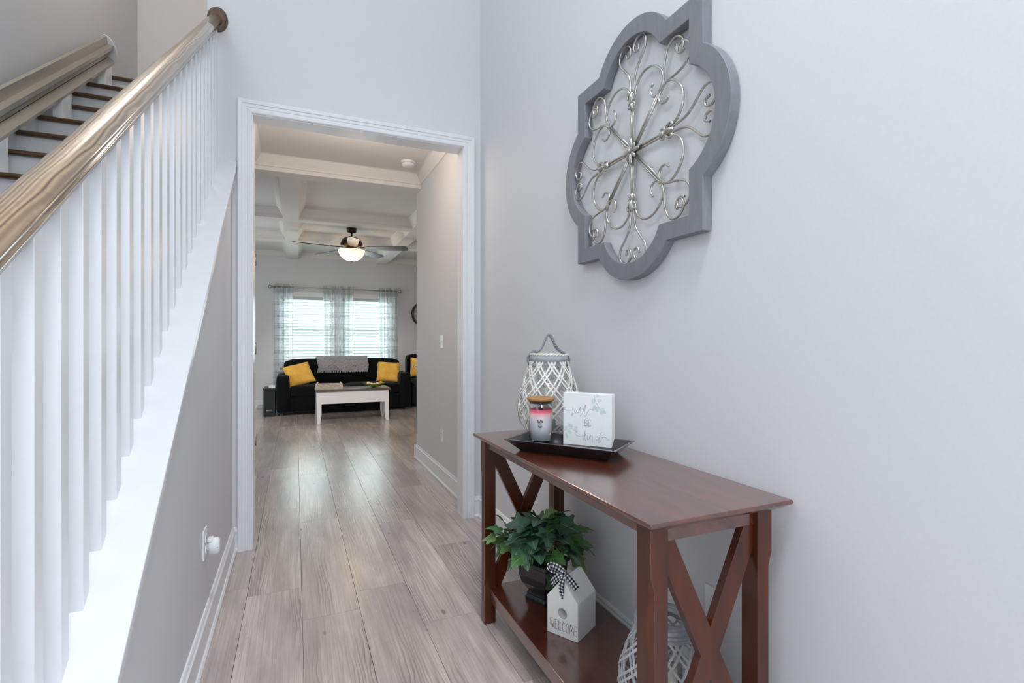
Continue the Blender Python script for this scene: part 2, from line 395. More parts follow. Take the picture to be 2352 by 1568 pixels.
b = MB(); b.box(LX0, W1[0], YFAR, YFAR + .14, 0, ZC); b.box(W1[1], W2[0], YFAR, YFAR + .14, WZ[0], WZ[1]); b.box(W2[1], LX1, YFAR, YFAR + .14, 0, ZC)
b.box(W1[0], W2[1], YFAR, YFAR + .14, 0, WZ[0]); b.box(W1[0], W2[1], YFAR, YFAR + .14, WZ[1], ZC)
struct('wall_far', b, 'wall_paint', 'grey living room wall with the two windows', 'wall')
b = MB(); b.box(LX0 - .12, LX0, 4.84, 6.3, 0, ZC); b.box(LX0 - .12, LX0, 8.5, YFAR + .14, 0, ZC); b.box(LX0 - .12, LX0, 6.3, 8.5, 2.2, ZC)
struct('wall_living_left', b, 'wall_paint', 'living room wall with patio opening, out of view at left', 'wall')
b = MB(); b.box(LX1, LX1 + .12, 5.05, YFAR + .14, 0, ZC)
struct('wall_living_right', b, 'wall_paint', 'living room wall out of view at right', 'wall')
b = MB(); b.box(LX0, XS, 4.84, 4.96, 0, ZC); b.box(XH + .12, LX1, 5.05, 5.17, 0, ZC)
struct('wall_living_front', b, 'wall_paint', 'living room wall hidden behind the hallway corners', 'wall')
b = MB()
DX = (-.3, 1.0); UX = (-1.2, .8); UZ = (3.0, 4.8)
b.box(XL, DX[0], YF - .14, YF, 0, UZ[0]); b.box(DX[1], XR, YF - .14, YF, 0, UZ[0]); b.box(DX[0], DX[1], YF - .14, YF, 2.35, UZ[0])
b.box(XL, UX[0], YF - .14, YF, UZ[0], UZ[1]); b.box(UX[1], XR, YF - .14, YF, UZ[0], UZ[1]); b.box(XL, XR, YF - .14, YF, UZ[1], ZT)
struct('wall_front', b, 'wall_paint', 'front entrance wall behind the viewer', 'wall')

# floor with single planks
b = MB(); b.box(XK, XR, YF, YE2, -.06, -.012); b.box(XHL, XH, YE2, 5.17, -.06, -.012); b.box(LX0, LX1, 5.17, YFAR, -.06, -.012); b.box(LX0, XHL, 4.84, 5.17, -.06, -.012); b.box(XH, LX1, 5.05, 5.17, -.06, -.012); b.box(XL, XK, YF, 3.39, -.06, -.012); b.box(XL, XHL, 3.39, 4.84, -.06, -.012)
fl = struct('floor', b, 'dark_gap', 'grey brown wood plank floor running from the foyer to the sofa', 'floor')
PW, PL = 0.238, 1.278; GAP = 0.0006
joint = {-1: 2.660, 0: 2.345, 1: 2.512, 2: 2.116}
def plank(x0, x1, y0, y1):
    if x1 - x0 < .02 or y1 - y0 < .02: return
    cx, cy = (x0 + x1) / 2, (y0 + y1) / 2; hx, hy = (x1 - x0) / 2 - GAP, (y1 - y0) / 2 - GAP; t = .0006
    key = (round(hx, 4), round(hy, 4))
    if key not in plank.cache:
        m = MB(); m.loft([[(-hx, -hy, -.012), (hx, -hy, -.012), (hx, hy, -.012), (-hx, hy, -.012)], [(-hx, -hy, -t), (hx, -hy, -t), (hx, hy, -t), (-hx, hy, -t)],
                          [(-hx + t, -hy, 0), (hx - t, -hy, 0), (hx - t, hy, 0), (-hx + t, hy, 0)]])
        plank.cache[key] = m.mesh('plank'); plank.cache[key].materials.append(M['plank'])
    o = bpy.data.objects.new('plank', plank.cache[key]); COL.objects.link(o); o.parent = fl; o.location = (cx, cy, 0)
plank.cache = {}
for k in range(-6, 12):
    x0 = .027 + PW * k; x1 = x0 + PW; j0 = joint.get(k, (k * 0.537) % PL)
    y = j0 - 5 * PL
    while y < YFAR:
        ya, yb = y, y + PL; y += PL
        hx0, hx1 = max(x0, XK), min(x1, XR)
        # foyer + hall
        if hx1 - hx0 > .02 and ya < 5.17:
            inside = x0 > XHL and x1 < XH
            a, e = max(ya, YF), (yb if inside else min(yb, 5.0 if x1 < 0.5 else 5.17))
            if e > a: plank(hx0, hx1, a, min(e, YFAR))
            if inside: continue
        if yb > 5.0 and x1 > -1.45 and x0 < 2.75:
            a = max(ya, 5.0 if x1 < 0.5 else 5.17)
            if yb > a: plank(x0, x1, a, min(yb, YFAR))

# ceilings
b = MB(); b.box(XS, XH + .12, YE2, 5.0, ZC, ZC + .1); b.box(LX0, LX1, 5.0, YFAR + .14, ZC, ZC + .1); b.box(LX0, XS, 4.84, 5.0, ZC, ZC + .1)
ce = struct('ceiling', b, 'ceiling_paint', 'white coffered ceiling over the hallway and living room', 'ceiling')
cross = [(4.96, 5.12), (6.82, 6.98), (8.28, 8.44)]
longs = [(-1.75, -1.56), (-.145, .041), (1.456, 1.646), (3.06, 3.25)]
for i, (y0, y1) in enumerate(cross):
    MB().box(LX0, XH if i == 0 else LX1, y0, y1, ZB, ZC).build('ceiling_beam', 'ceiling_paint', ce, bevel=.004)
for x0, x1 in longs:
    ys = [5.12 if x1 < 1.2 else 5.17] + [v for c in cross[1:] for v in c] + [YFAR]
    for a, e in zip(ys[::2], ys[1::2]): MB().box(x0, x1, a, e, ZB, ZC).build('ceiling_beam', 'ceiling_paint', ce, bevel=.004)
crown = [(0, -.095), (.012, -.092), (.014, -.078), (.024, -.062), (.040, -.040), (.050, -.024), (.056, -.016), (.056, -.008), (.068, 0)]
def crown_loop(x0, x1, y0, y1):
    m = MB(); rings = [[(x0 + o, y0 + o, ZC + z), (x1 - o, y0 + o, ZC + z), (x1 - o, y1 - o, ZC + z), (x0 + o, y1 - o, ZC + z)] for o, z in crown]
    m.loft(rings, False, caps=False); m.build('crown_molding', 'ceiling_paint', ce)
crown_loop(XHL, XH, YE2, 4.96)
xs = [LX0] + [v for c in longs for v in c] + [LX1]
for x0, x1 in zip(xs[::2], xs[1::2]):
    for (y0, y1) in ((5.12, 6.82), (6.98, 8.28), (8.44, YFAR)):
        if x0 > 1.2 and y0 < 5.2: y0 = 5.17
        crown_loop(x0, x1, y0, y1)
b = MB(); b.box(XL, XR, YF, 6.3, ZT, ZT + .1)
struct('ceiling_foyer', b, 'ceiling_paint', 'high white foyer ceiling above the frame', 'ceiling')

# cased opening: jamb lining + casing
b = MB(); b.box(-.242, -.227, YE - .004, YE2 + .004, 0, 2.512); b.box(1.043, 1.058, YE - .004, YE2 + .004, 0, 2.512); b.box(-.242, 1.058, YE - .004, YE2 + .004, 2.512, 2.527)
tr = struct('trim_1', b, 'trim_paint', 'white casing around the wide hallway opening', 'door casing')
cas = [(.000, 0), (.000, .012), (.006, .017), (.020, .017), (.024, .012), (.030, .012), (.034, .016), (.048, .017), (.052, .022), (.068, .024), (.074, .020), (.074, 0)]
def casing(yface, sgn, parent):
    x0, x1, zt = -.232, 1.048, 2.517
    f = lambda d: yface - sgn * d
    for nm, rings in (('casing_leg', [[(x0 - o, f(d), 0) for o, d in cas], [(x0 - o, f(d), zt + o) for o, d in cas]]),
                      ('casing_leg', [[(x1 + o, f(d), 0) for o, d in cas], [(x1 + o, f(d), zt + o) for o, d in cas]]),
                      ('casing_head', [[(x0 - o, f(d), zt + o) for o, d in cas], [(x1 + o, f(d), zt + o) for o, d in cas]])):
        m = MB(); m.loft(rings); m.build(nm, 'trim_paint', parent)
casing(YE, 1, tr)
casing(YE2, -1, tr)

# baseboards
bb = [(0, 0), (.022, 0), (.024, .010), (.018, .018), (.013, .021), (.013, .108), (.016, .112), (.016, .120), (.010, .126), (.010, .132), (.006, .140), (0, .140)]
def baseboard(name, segs, label):
    m = MB()
    for (xa, ya, xb, yb, nx, ny) in segs:
        m.loft([[(xa + nx * o, ya + ny * o, z) for o, z in bb], [(xb + nx * o, yb + ny * o, z) for o, z in bb]])
    return struct(name, m, 'trim_paint', label, 'baseboard')
baseboard('baseboard_right', [(XR, -.5, XR, YE, -1, 0), (1.122, YE, XR, YE, 0, -1)], 'white baseboard behind the console table')
baseboard('baseboard_left', [(XK, 0.6, XK, YE, 1, 0), (XK, YE, -.306, YE, 0, -1)], 'white baseboard along the wall under the stair railing')
baseboard('baseboard_hall_right', [(XH, YE2, XH, 5.17, -1, 0), (XH - .022, 5.17, XH + .12, 5.17, 0, 1)], 'white baseboard along the hallway wall with the switch')
baseboard('baseboard_hall_left', [(XHL, YE2, XHL, 3.985, 1, 0), (XHL, 4.895, XHL, 4.96, 1, 0)], 'white baseboard end beside the closet door')
baseboard('baseboard_far', [(LX0, YFAR, LX1, YFAR, 0, -1)], 'white baseboard on the far living room wall')

# sloped cap of the knee wall
b = MB(); b.prism([(0.47, capz(.47) - .032), (YE, capz(YE) - .032), (YE, capz(YE)), (0.47, capz(.47))], lambda p, a: (a, p[0], p[1]), -.512, -.308)
tc_ = struct('trim_2', b, 'stair_white', 'white sloping cap carrying the balusters', 'stair cap', bevel=.003)
b = MB(); b.prism([(0.55, capz(.55) - .056), (YE, capz(YE) - .056), (YE, capz(YE) - .031), (0.55, capz(.55) - .031)], lambda p, a: (a, p[0], p[1]), XK, -.318)
b.build('cap_molding', 'trim_paint', tc_, bevel=.004)

# ------------------------------------------------------------------ closet door in the hallway
d1 = thing('door_1', 'white panel closet door seen edge on in the hallway', 'door', (XHL - .04, 4.44, 0), kind='structure')
MB().box(-.035, .012, -.385, .385, .002, 2.045).build('door_slab', 'trim_paint', d1, bevel=.002)
for za, zb in ((.2, .9), (1.05, 1.85)):
    for ya in (-.29, .04): MB().box(.012, .017, ya, ya + .25, za, zb).build('door_panel', 'trim_paint', d1, bevel=.004)
m = MB()
for (ya, yb, za, zb) in ((-.455, -.385, 0, 2.12), (.385, .455, 0, 2.12), (-.385, .385, 2.05, 2.12)): m.box(.040, .058, ya, yb, za, zb)
m.build('door_casing', 'trim_paint', d1, bevel=.004)
for z in (.357, 1.14, 1.90): MB().tube([(.062, .395, z - .05), (.062, .395, z + .05)], .008, 8).build('hinge', 'nickel', d1)
kn = MB(); kn.tube([(.012, -.37, .97), (.05, -.37, .97)], .012, 10); kn.ell((.085, -.37, .97), (.026, .03, .03)); kn.build('door_knob', 'nickel', d1)

# ------------------------------------------------------------------ windows on the far wall, blinds, curtains
for n, (x0, x1) in enumerate((W1, W2)):
    w = thing('window_%d' % (n + 1), ('left' if n == 0 else 'right') + ' white framed living room window behind blinds', 'window', ((x0 + x1) / 2, YFAR + .06, WZ[0]), kind='structure')
    hw = (x1 - x0) / 2; hh = WZ[1] - WZ[0]; m = MB()
    for a in ((-hw, -hw + .04, 0, hh), (hw - .04, hw, 0, hh), (-hw, hw, 0, .04), (-hw, hw, hh - .04, hh)): m.box(a[0], a[1], 0, .07, a[2], a[3])
    m.build('window_frame', 'trim_paint', w)
    for (za, zb, yy) in ((.04, hh / 2 + .02, .012), (hh / 2 - .02, hh - .04, .04)):
        m = MB(); x_ = hw - .04
        for a in ((-x_, -x_ + .035, za, zb), (x_ - .035, x_, za, zb), (-x_, x_, za, za + .035), (-x_, x_, zb - .035, zb)): m.box(a[0], a[1], yy, yy + .025, a[2], a[3])
        sa = m.build('sash', 'trim_paint', w)
        MB().box(-x_ + .03, x_ - .03, yy + .01, yy + .014, za + .03, zb - .03).build('pane', 'window_glass', sa)
    m = MB()
    for a in ((-hw - .07, -hw, 0, hh), (hw, hw + .07, 0, hh), (-hw - .07, hw + .07, hh, hh + .09)): m.box(a[0], a[1], -.078, -.06, a[2], a[3])
    m.build('window_casing', 'trim_paint', w, bevel=.003)
    MB().box(-hw - .069, hw + .069, -.12, .0, -.03, 0).build('window_sill', 'trim_paint', w, bevel=.004)
    bl = thing('window_blind', 'white slatted blind in the %s living room window' % ('left' if n == 0 else 'right'), 'blind', ((x0 + x1) / 2, YFAR + .028, WZ[0] + .045), group='white slatted window blinds')
    MB().box(-hw + .045, hw - .045, -.03, .03, hh - .10, hh - .048).build('headrail', 'slat', bl)
    sm = MB(); sw = hw - .046
    c_, s_ = math.cos(R(24)) * .025, math.sin(R(24)) * .025
    sm.loft([[(-sw, -c_, s_ - .001), (-sw, c_, -s_ - .001), (-sw, c_, -s_ + .001), (-sw, -c_, s_ + .001)], [(sw, -c_, s_ - .001), (sw, c_, -s_ - .001), (sw, c_, -s_ + .001), (sw, -c_, s_ + .001)]])
    first = None
    for i in range(22):
        z = .02 + i * (hh - .15) / 21.5
        if first is None: first = sm.build('slat', 'slat', bl, loc=(0, 0, z))
        else: copy_of(first, bl, (0, 0, z))
    for xx in (-hw * .45, hw * .45):
        MB().tube([(xx, -.03, 0), (xx, -.03, hh - .1)], .0018, 5).build('cord', 'white_plastic', bl)
rod = thing('curtain_rod', 'grey metal curtain rod with ball finials above both windows', 'curtain rod', (.74, YFAR - .10, 2.19))
MB().tube([(-1.13, 0, 0), (1.13, 0, 0)], .011, 10).build('rod', 'nickel', rod)
for sx in (-1, 1):
    m = MB(); m.ell((sx * 1.16, 0, 0), (.035, .035, .035)); m.ell((sx * 1.125, 0, 0), (.012, .02, .02)); m.build('finial', 'nickel', rod)
    m = MB(); m.tube([(sx * 1.10, 0, 0), (sx * 1.10, .10, 0)], .007, 8); m.box(sx * 1.10 - .012, sx * 1.10 + .012, .09, .10, -.03, .03); m.build('bracket', 'nickel', rod)
panels = [(-.375, -.04, 'leftmost sheer plaid curtain panel beside the black side table'), (.465, .735, 'sheer plaid curtain panel left of the gap between the windows'),
          (.745, 1.02, 'sheer plaid curtain panel right of the gap between the windows'), (1.48, 1.865, 'rightmost sheer plaid curtain panel next to the round clock')]
for x0, x1, lab in panels:
    c = thing('sheer_curtain', lab, 'curtain', ((x0 + x1) / 2, YFAR - .10, 0.02), group='sheer plaid curtains')
    wdt = x1 - x0; nf = max(3, round(wdt / .085))
    def cf(u, v, wdt=wdt, nf=nf):
        return ((u - .5) * wdt * (1 - .06 * math.sin(PI * v)), .034 * math.sin(2 * PI * nf * u) * (1 - .25 * v), .02 + v * 2.21)
    m = MB(); m.grid(cf, nf * 12, 24, uvfn=lambda u, v, wdt=wdt: (u * wdt * 1.7, v * 2.21)); m.build('panel', 'sheer', c)
    for i in range(nf * 2):
        xg = ((i + .5) / (nf * 2) - .5) * wdt
        t = MB(); t.tube([(xg, .019 * math.cos(a_), 2.17 + .022 * math.sin(a_)) for a_ in [2 * PI * q / 12 for q in range(13)]], .004, 6, caps=False); t.build('grommet', 'nickel', c)

# ------------------------------------------------------------------ staircase
st = thing('staircase', 'white staircase with dark wooden treads climbing behind the railing', 'staircase', (-.98, 0.7, 0))
RUN, RISE = .268, .268 * .73
y_n = 5.12; ys = []
while nosez(y_n) > 0.1: ys.append(y_n); y_n -= RUN
for i, y in enumerate(ys):
    z = nosez(y); off = (-.98, .7, 0)
    yb = y + RUN + .03 if i else 6.3
    MB().box(XL + .016, XS - .004, y, yb, z - .028, z).build('tread', 'tread_wood', st, bevel=.011, seg=3, off=off)
    MB().box(XL + .016, XS - .004, y + .028, y + .042, max(z - RISE, 0), z - .028).build('riser', 'stair_white', st, off=off)
m = MB(); m.prism([(ys[-1] - .05, 0), (ys[-1] - .05, .26), (5.2, nosez(5.2) + .06), (5.5, nosez(5.2) + .12), (5.5, nosez(5.2) - .2), (ys[-1] + .4, 0)], lambda p, a: (a, p[0], p[1]), XL, XL + .016)
m.build('skirt_board', 'stair_white', st, off=(-.98, .7, 0))
b = MB(); b.box(XL, XS, 5.3, 6.3, 2.97, nosez(5.12) - .03)
struct('floor_upper', b, 'ceiling_paint', 'landing slab at the top of the stairs', 'floor')

# railing
RX = -.413
rl = thing('stair_railing', 'oak handrail on white square balusters beside the staircase', 'stair railing', (RX, .55, capz(.55)))
RO = (RX, .55, capz(.55))
rz = lambda y: 2.949 + .7308 * (y - 3.23)
half = [(.017, 0), (.018, .007), (.022, .010), (.0225, .016), (.0195, .021), (.0215, .026), (.028, .030), (.031, .036), (.031, .043), (.0285, .050), (.023, .056), (.014, .0605), (.0, .062)]
prof = half + [(-x, z) for x, z in reversed(half[:-1])]
m = MB(); ya, yb = .52, YE - .012
for (p0, p1) in ((ya, yb),):
    rings = [[(RX + x, y, rz(y) + z * 1.22) for x, z in prof] for y in [p0 + (p1 - p0) * i / 8 for i in range(9)]]
    m.loft(rings, False)
hr = m.build('handrail', 'oak_rail', rl, off=RO)
for p in hr.data.polygons: p.use_smooth = len(p.vertices) == 4
m = MB()
rp = [(1.0, 0), (1.0, .006), (.93, .011), (.85, .012), (.80, .017), (.62, .020), (0.001, .020)]
m.loft([[(-.405 + .052 * r * math.cos(2 * PI * j / 40), YE - d, 3.018 + .070 * r * math.sin(2 * PI * j / 40)) for j in range(40)] for r, d in rp], True, caps=True)
m.build('rosette', 'tread_wood', rl, off=RO)
HB = .017
yb0 = 2.321; 
for j in range(-15, 9):
    y = yb0 + .104 * j + HB
    if y < .72 or y > YE - .02: continue
    m = MB(); a, e = y - HB, y + HB
    m._add([(RX - HB, a, capz(a) - .002), (RX + HB, a, capz(a) - .002), (RX + HB, e, capz(e) - .002), (RX - HB, e, capz(e) - .002), (RX - HB, a, rz(a) + .004), (RX + HB, a, rz(a) + .004), (RX + HB, e, rz(e) + .004), (RX - HB, e, rz(e) + .004)],
           [(0, 3, 2, 1), (4, 5, 6, 7), (0, 1, 5, 4), (1, 2, 6, 5), (2, 3, 7, 6), (3, 0, 4, 7)])
    m.build('baluster', 'stair_white', rl, bevel=.0012, seg=1, off=RO)
m = MB(); m.box(RX - .05, RX + .05, .41, .51, 0, 1.12); m.box(RX - .06, RX + .06, .40, .52, 1.12, 1.15); m.box(RX - .045, RX + .045, .415, .505, 1.15, 1.18)
m.build('newel_post', 'stair_white', rl, bevel=.004, off=RO)

# stair lift rail
ph = math.atan(.73); cp, sp = math.cos(ph), math.sin(ph)
n_l = 3.501 * cp - 5.10 * sp      # normal coordinate of the lower lip
prof = [(-1.370, 0), (-1.385, .017), (-1.408, .036), (-1.408, .052), (-1.398, .066), (-1.388, .074), (-1.361, .095), (-1.357, .122), (-1.394, .127), (-1.394, .182), (-1.412, .186), (-1.43, .16), (-1.43, .01), (-1.405, -.018), (-1.375, -.020)]
def rp_(s_, x, n): nn = n_l + n; return (x, s_ * cp - nn * sp, s_ * sp + nn * cp)
sl = thing('stair_lift_rail', 'beige grey metal stair lift rail fixed along the stair wall', 'stair lift', (-1.4, 1.2, nosez(1.2)))
SO = (-1.4, 1.2, nosez(1.2)); s_end = 5.10 * cp + 3.501 * sp
m = MB(); m.loft([[rp_(1.1, x, n) for x, n in prof], [rp_(s_end, x, n) for x, n in prof]]); m.build('rail', 'metal_frame_grey', sl, off=SO)
m = MB(); m.loft([[rp_(s_end - .05, x, n) for x, n in ((-1.3855, .014), (-1.386, .0165), (-1.4075, .0358), (-1.4075, .033))], [rp_(1.1, x, n) for x, n in ((-1.3855, .014), (-1.386, .0165), (-1.4075, .0358), (-1.4075, .033))]]); m.build('groove', 'bronze', sl, off=SO)
cpf = [(-1.343, .07), (-1.346, .11), (-1.36, .15), (-1.38, .18), (-1.41, .194), (-1.436, .17), (-1.436, -.01), (-1.40, -.026), (-1.365, -.012), (-1.348, .03)]
m = MB(); m.loft([[rp_(s_end, x, n) for x, n in cpf], [rp_(s_end + .012, x, n) for x, n in cpf], [rp_(s_end + .02, -1.39 + (x + 1.39) * .8, .08 + (n - .08) * .8) for x, n in cpf]]); m.build('end_cap', 'white_plastic', sl, bevel=.002, off=SO)
for i, y in enumerate(ys):
    if i in (1, 4, 7, 10, 13):
        z = nosez(y); zt = (n_l + .0) / cp + (y + .16) * math.tan(ph)
        m = MB(); m.prism([(y + .06, z), (y + .20, z), (y + .20, zt + .012), (y + .06, zt - .09)], lambda p, a: (a, p[0], p[1]), -1.425, -1.375)
        m.box(-1.44, -1.34, y + .05, y + .21, z, z + .006); m.build('bracket', 'white_plastic', sl, off=SO)

# ------------------------------------------------------------------ outlets, switch, smoke detector
def wall_plate(name, label, cat, loc, nx, sockets=True):
    t = thing(name, label, cat, loc); s = nx
    MB().box(min(0, s * .006), max(0, s * .006), -.037, .037, -.058, .058).build('cover_plate', 'white_plastic', t, bevel=.003)
    if sockets:
        for z in (-.02, .02): 
            q = MB().box(min(s * .006, s * .009), max(s * .006, s * .009), -.017, .017, z - .014, z + .014).build('socket', 'white_plastic', t, bevel=.002)
            for yy in (-.007, .007): MB().box(min(s * .0088, s * .0095), max(s * .0088, s * .0095), yy - .001, yy + .001, z - .005, z + .005).build('slot', 'print_dark', q)
    else:
        m = MB(); m.prism([(0, -.012), (s * .016, -.004), (s * .017, .003), (0, .010)], lambda p, a: (s * .006 + p[0], a, p[1]), -.006, .006); m.build('toggle', 'white_plastic', t)
    return t
wall_plate('wall_outlet', 'white wall outlet low on the wall under the stair railing', 'outlet', (XK, 2.30, .405), 1)
wall_plate('wall_outlet', 'white wall outlet behind the crossed brace of the console table', 'outlet', (XR, 1.16, .395), -1)
wall_plate('wall_outlet', 'white wall outlet low on the hallway wall below the switch', 'outlet', (XH, 4.18, .395), -1)
wall_plate('light_switch', 'white toggle light switch on the hallway wall', 'light switch', (XH, 4.18, 1.2), -1, False)
pl = thing('plug_in_freshener', 'white plug-in air freshener in the outlet under the stairs', 'air freshener', (XK + .0096, 2.30, .39))
m = MB(); m.loft([[(x, s_ * math.cos(2 * PI * j / 16) * 1.0, .0 + .034 * k_ * math.sin(2 * PI * j / 16)) for j in range(16)] for x, s_, k_ in ((0, .012, .5), (.008, .014, .6), (.010, .022, .95), (.030, .023, 1.0), (.040, .021, .95), (.046, .014, .7))], True)
m.build('body', 'white_plastic', pl); MB().box(.004, .022, -.02, .02, .022, .034).build('top_clip', 'white_plastic', pl, bevel=.003)
MB().box(.036, .0415, -.0215, .0215, -.003, .0).build('seam', 'print_grey', pl)
sd = thing('smoke_detector', 'round white smoke detector on the hallway ceiling', 'smoke detector', (.95, 4.62, ZC))
m = MB(); m.lathe([(.068, 0), (.068, -.012), (.062, -.016)], 32); m.build('base', 'white_plastic', sd)
m = MB(); m.lathe([(.058, -.016), (.058, -.03), (.05, -.042), (.02, -.046), (.001, -.046)], 32); m.build('cover', 'white_plastic', sd)
for q in range(10):
    a_ = 2 * PI * q / 10; m = MB(); m.ell((.059 * math.cos(a_), .059 * math.sin(a_), -.024), (.004, .004, .004), 6, 4); m.build('vent', 'print_grey', sd)

# ------------------------------------------------------------------ ceiling fan
fan = thing('ceiling_fan', 'bronze ceiling fan with grey blades and a glowing glass bowl', 'ceiling fan', (.752, 7.68, ZC))
m = MB(); m.lathe([(.001, 0), (.072, 0), (.074, -.012), (.066, -.02), (.066, -.05), (.05, -.066), (.03, -.07), (.001, -.07)], 24); m.build('canopy', 'bronze', fan)
m = MB(); m.lathe([(.013, -.06), (.013, -.15)], 12); m.build('downrod', 'bronze', fan)
m = MB(); m.lathe([(.001, -.135), (.10, -.14), (.125, -.155), (.155, -.225), (.155, -.245), (.13, -.26), (.10, -.275), (.001, -.275)], 32); m.build('motor_housing', 'bronze', fan)
m = MB(); m.lathe([(.07, -.275), (.08, -.30), (.09, -.325), (.001, -.325)], 24); m.build('light_collar', 'nickel', fan)
m = MB(); m.lathe([(.185, -.318), (.187, -.33), (.178, -.36), (.155, -.405), (.115, -.445), (.06, -.47), (.001, -.478)], 36); m.build('glass_bowl', 'frosted_lamp', fan)
m = MB(); m.lathe([(.001, -.468), (.026, -.472), (.02, -.485), (.008, -.49), (.006, -.50), (.001, -.503)], 16); m.build('finial', 'bronze', fan)
a0 = math.atan2(-7.68, -.752) + R(2)
bm_ = MB(); pts = []
L0, L1 = .19, .82
outl = [(L0, -.050), (L0 + .10, -.062), (L0 + .35, -.074), (L1 - .06, -.076), (L1 - .015, -.066), (L1, -.035), (L1, .035), (L1 - .015, .066), (L1 - .06, .076), (L0 + .35, .074), (L0 + .10, .062), (L0, .050)]
tl_ = -math.tan(R(13))
bm_.prism(outl, lambda p, a: (p[0], p[1], a + p[1] * tl_), -.292, -.285)
bo = bm_.build('blade', 'fan_blade', fan, bevel=.002, seg=1); bo.rotation_euler = (0, 0, a0)
m = MB(); m.prism([(.12, -.02), (.19, -.03), (.27, -.045), (.30, -.02), (.30, .02), (.27, .045), (.19, .03), (.12, .02)], lambda p, a: (p[0], p[1], a + p[1] * tl_), -.284, -.278); bi = m.build('blade_iron', 'bronze', fan); bi.rotation_euler = (0, 0, a0)
for k in range(1, 5):
    copy_of(bo, fan, rot=(0, 0, a0 + k * 2 * PI / 5)); copy_of(bi, fan, rot=(0, 0, a0 + k * 2 * PI / 5))
pd = bpy.data.lights.new('fan_lamp', 'POINT'); pd.energy = 7; pd.color = (1, .78, .52); pd.shadow_soft_size = .2
po = bpy.data.objects.new('fan_lamp', pd); COL.objects.link(po); po.location = (.752, 7.68, ZC - .62)

# ------------------------------------------------------------------ wall art
AC = (XR, 1.537, 1.904)
art = thing('wall_art', 'large grey quatrefoil wooden frame with scrolled pewter metalwork on the right wall', 'wall art', AC)
AP = lambda u, w, d: (-d, -u, w)
def quatre(s_, hn, cc, rr, n=20):
    out = []
    for k in range(4):
        ca, sa = math.cos(-k * PI / 2), math.sin(-k * PI / 2); pts = [(-s_, s_), (-hn, s_)]
        a_ = math.atan2(s_ - cc, hn)
        for i in range(1, n): t = PI - a_ + (2 * a_ - PI) * i / n; pts.append((rr * math.cos(t), cc + rr * math.sin(t)))
        pts.append((hn, s_))
        out += [(x * ca - y * sa, x * sa + y * ca) for x, y in pts]
    return out
o_ = quatre(.367, .202, .232, .243); i_ = quatre(.307, .1656, .232, .1818)
m = MB(); D0, D1 = .004, .038
m.loft([[AP(x, y, D0) for x, y in o_], [AP(x, y, D1) for x, y in o_], [AP(x, y, D1) for x, y in i_], [AP(x, y, D0) for x, y in i_], [AP(x, y, D0) for x, y in o_]], caps=False)
m.build('frame', 'grey_wash', art, bevel=.0015, seg=1)
DM = .022; rw = .0043
def rot4(p, k): 
    for _ in range(k): p = (p[1], -p[0])
    return p
heart = [(.009, .19), (.010, .235), (.020, .285), (.048, .322), (.074, .352), (.079, .385), (.060, .408), (.030, .408), (.010, .388), (.013, .365), (.030, .360), (.040, .380)]
side = [(.012, .198), (.028, .238), (.066, .264), (.112, .262), (.152, .234), (.170, .197), (.162, .164), (.136, .147), (.112, .156), (.105, .180), (.118, .198)]
corn = [(.150, .156), (.170, .186), (.176, .235), (.188, .275), (.216, .298), (.247, .293), (.267, .268), (.262, .243), (.244, .238), (.234, .254), (.238, .272)]
for k in range(4):
    for base, nm in ((heart, 'heart_scroll'), (side, 'side_scroll')):
        for sg in (1, -1):
            pts = [rot4((sg * x, y), k) for x, y in base]
            MB().tube(catmull([AP(x, y, DM) for x, y in pts], 5), rw, 8).build(nm, 'pewter', art)
    for sw_ in (0, 1):
        pts = [rot4((y, x) if sw_ else (x, y), k) for x, y in corn]
        MB().tube(catmull([AP(x, y, DM) for x, y in pts], 5), rw, 8).build('corner_scroll', 'pewter', art)
    m = MB()
    for sg in (-1, 1):
        a_, e_ = rot4((sg * .0048, .0), k), rot4((sg * .0048, .2), k); m.tube([AP(a_[0], a_[1], DM), AP(e_[0], e_[1], DM)], rw, 8)
    m.build('spoke', 'pewter', art)
    m = MB(); q = .0034
    for sg in (-1, 1):
        a_, e_ = rot4((sg * q, -sg * q), k), rot4((.155 + sg * q, .155 - sg * q), k); m.tube([AP(a_[0], a_[1], DM), AP(e_[0], e_[1], DM)], rw, 8)
    m.build('spoke', 'pewter', art)
    m = MB(); c0 = rot4((0, .2), k); c1 = rot4((0, .168), k)
    rr_ = (.012, .011, .024) if k % 2 == 0 else (.012, .024, .011)
    m.ell(AP(c0[0], c0[1], DM + .003), rr_); rr2 = (.011, .012, .016) if k % 2 == 0 else (.011, .016, .012); m.ell(AP(c1[0], c1[1], DM + .002), rr2)
    for sg in (-1, 1):
        pts = [rot4(p, k) for p in ((sg * .006, .185), (sg * .016, .192), (sg * .024, .206), (sg * .020, .218), (sg * .013, .212))]
        m.tube(catmull([AP(x, y, DM + .004) for x, y in pts], 4), .0045, 7)
        pts = [rot4(p, k) for p in ((sg * .006, .182), (sg * .014, .178), (sg * .019, .170), (sg * .014, .162))]
        m.tube(catmull([AP(x, y, DM + .004) for x, y in pts], 4), .004, 7)
    m.build('fleur_clip', 'pewter', art)
m = MB()
for k in range(8):
    a_ = k * PI / 4; ln = .026 if k % 2 == 0 else .019
    m.ell(AP(math.sin(a_) * ln, math.cos(a_) * ln, DM + .008), (.006, .0085, ln * .95), rot=Matrix.Rotation(a_, 3, 'X'))
m.ell(AP(0, 0, DM + .015), (.008, .008, .008)); m.build('rosette', 'pewter', art)

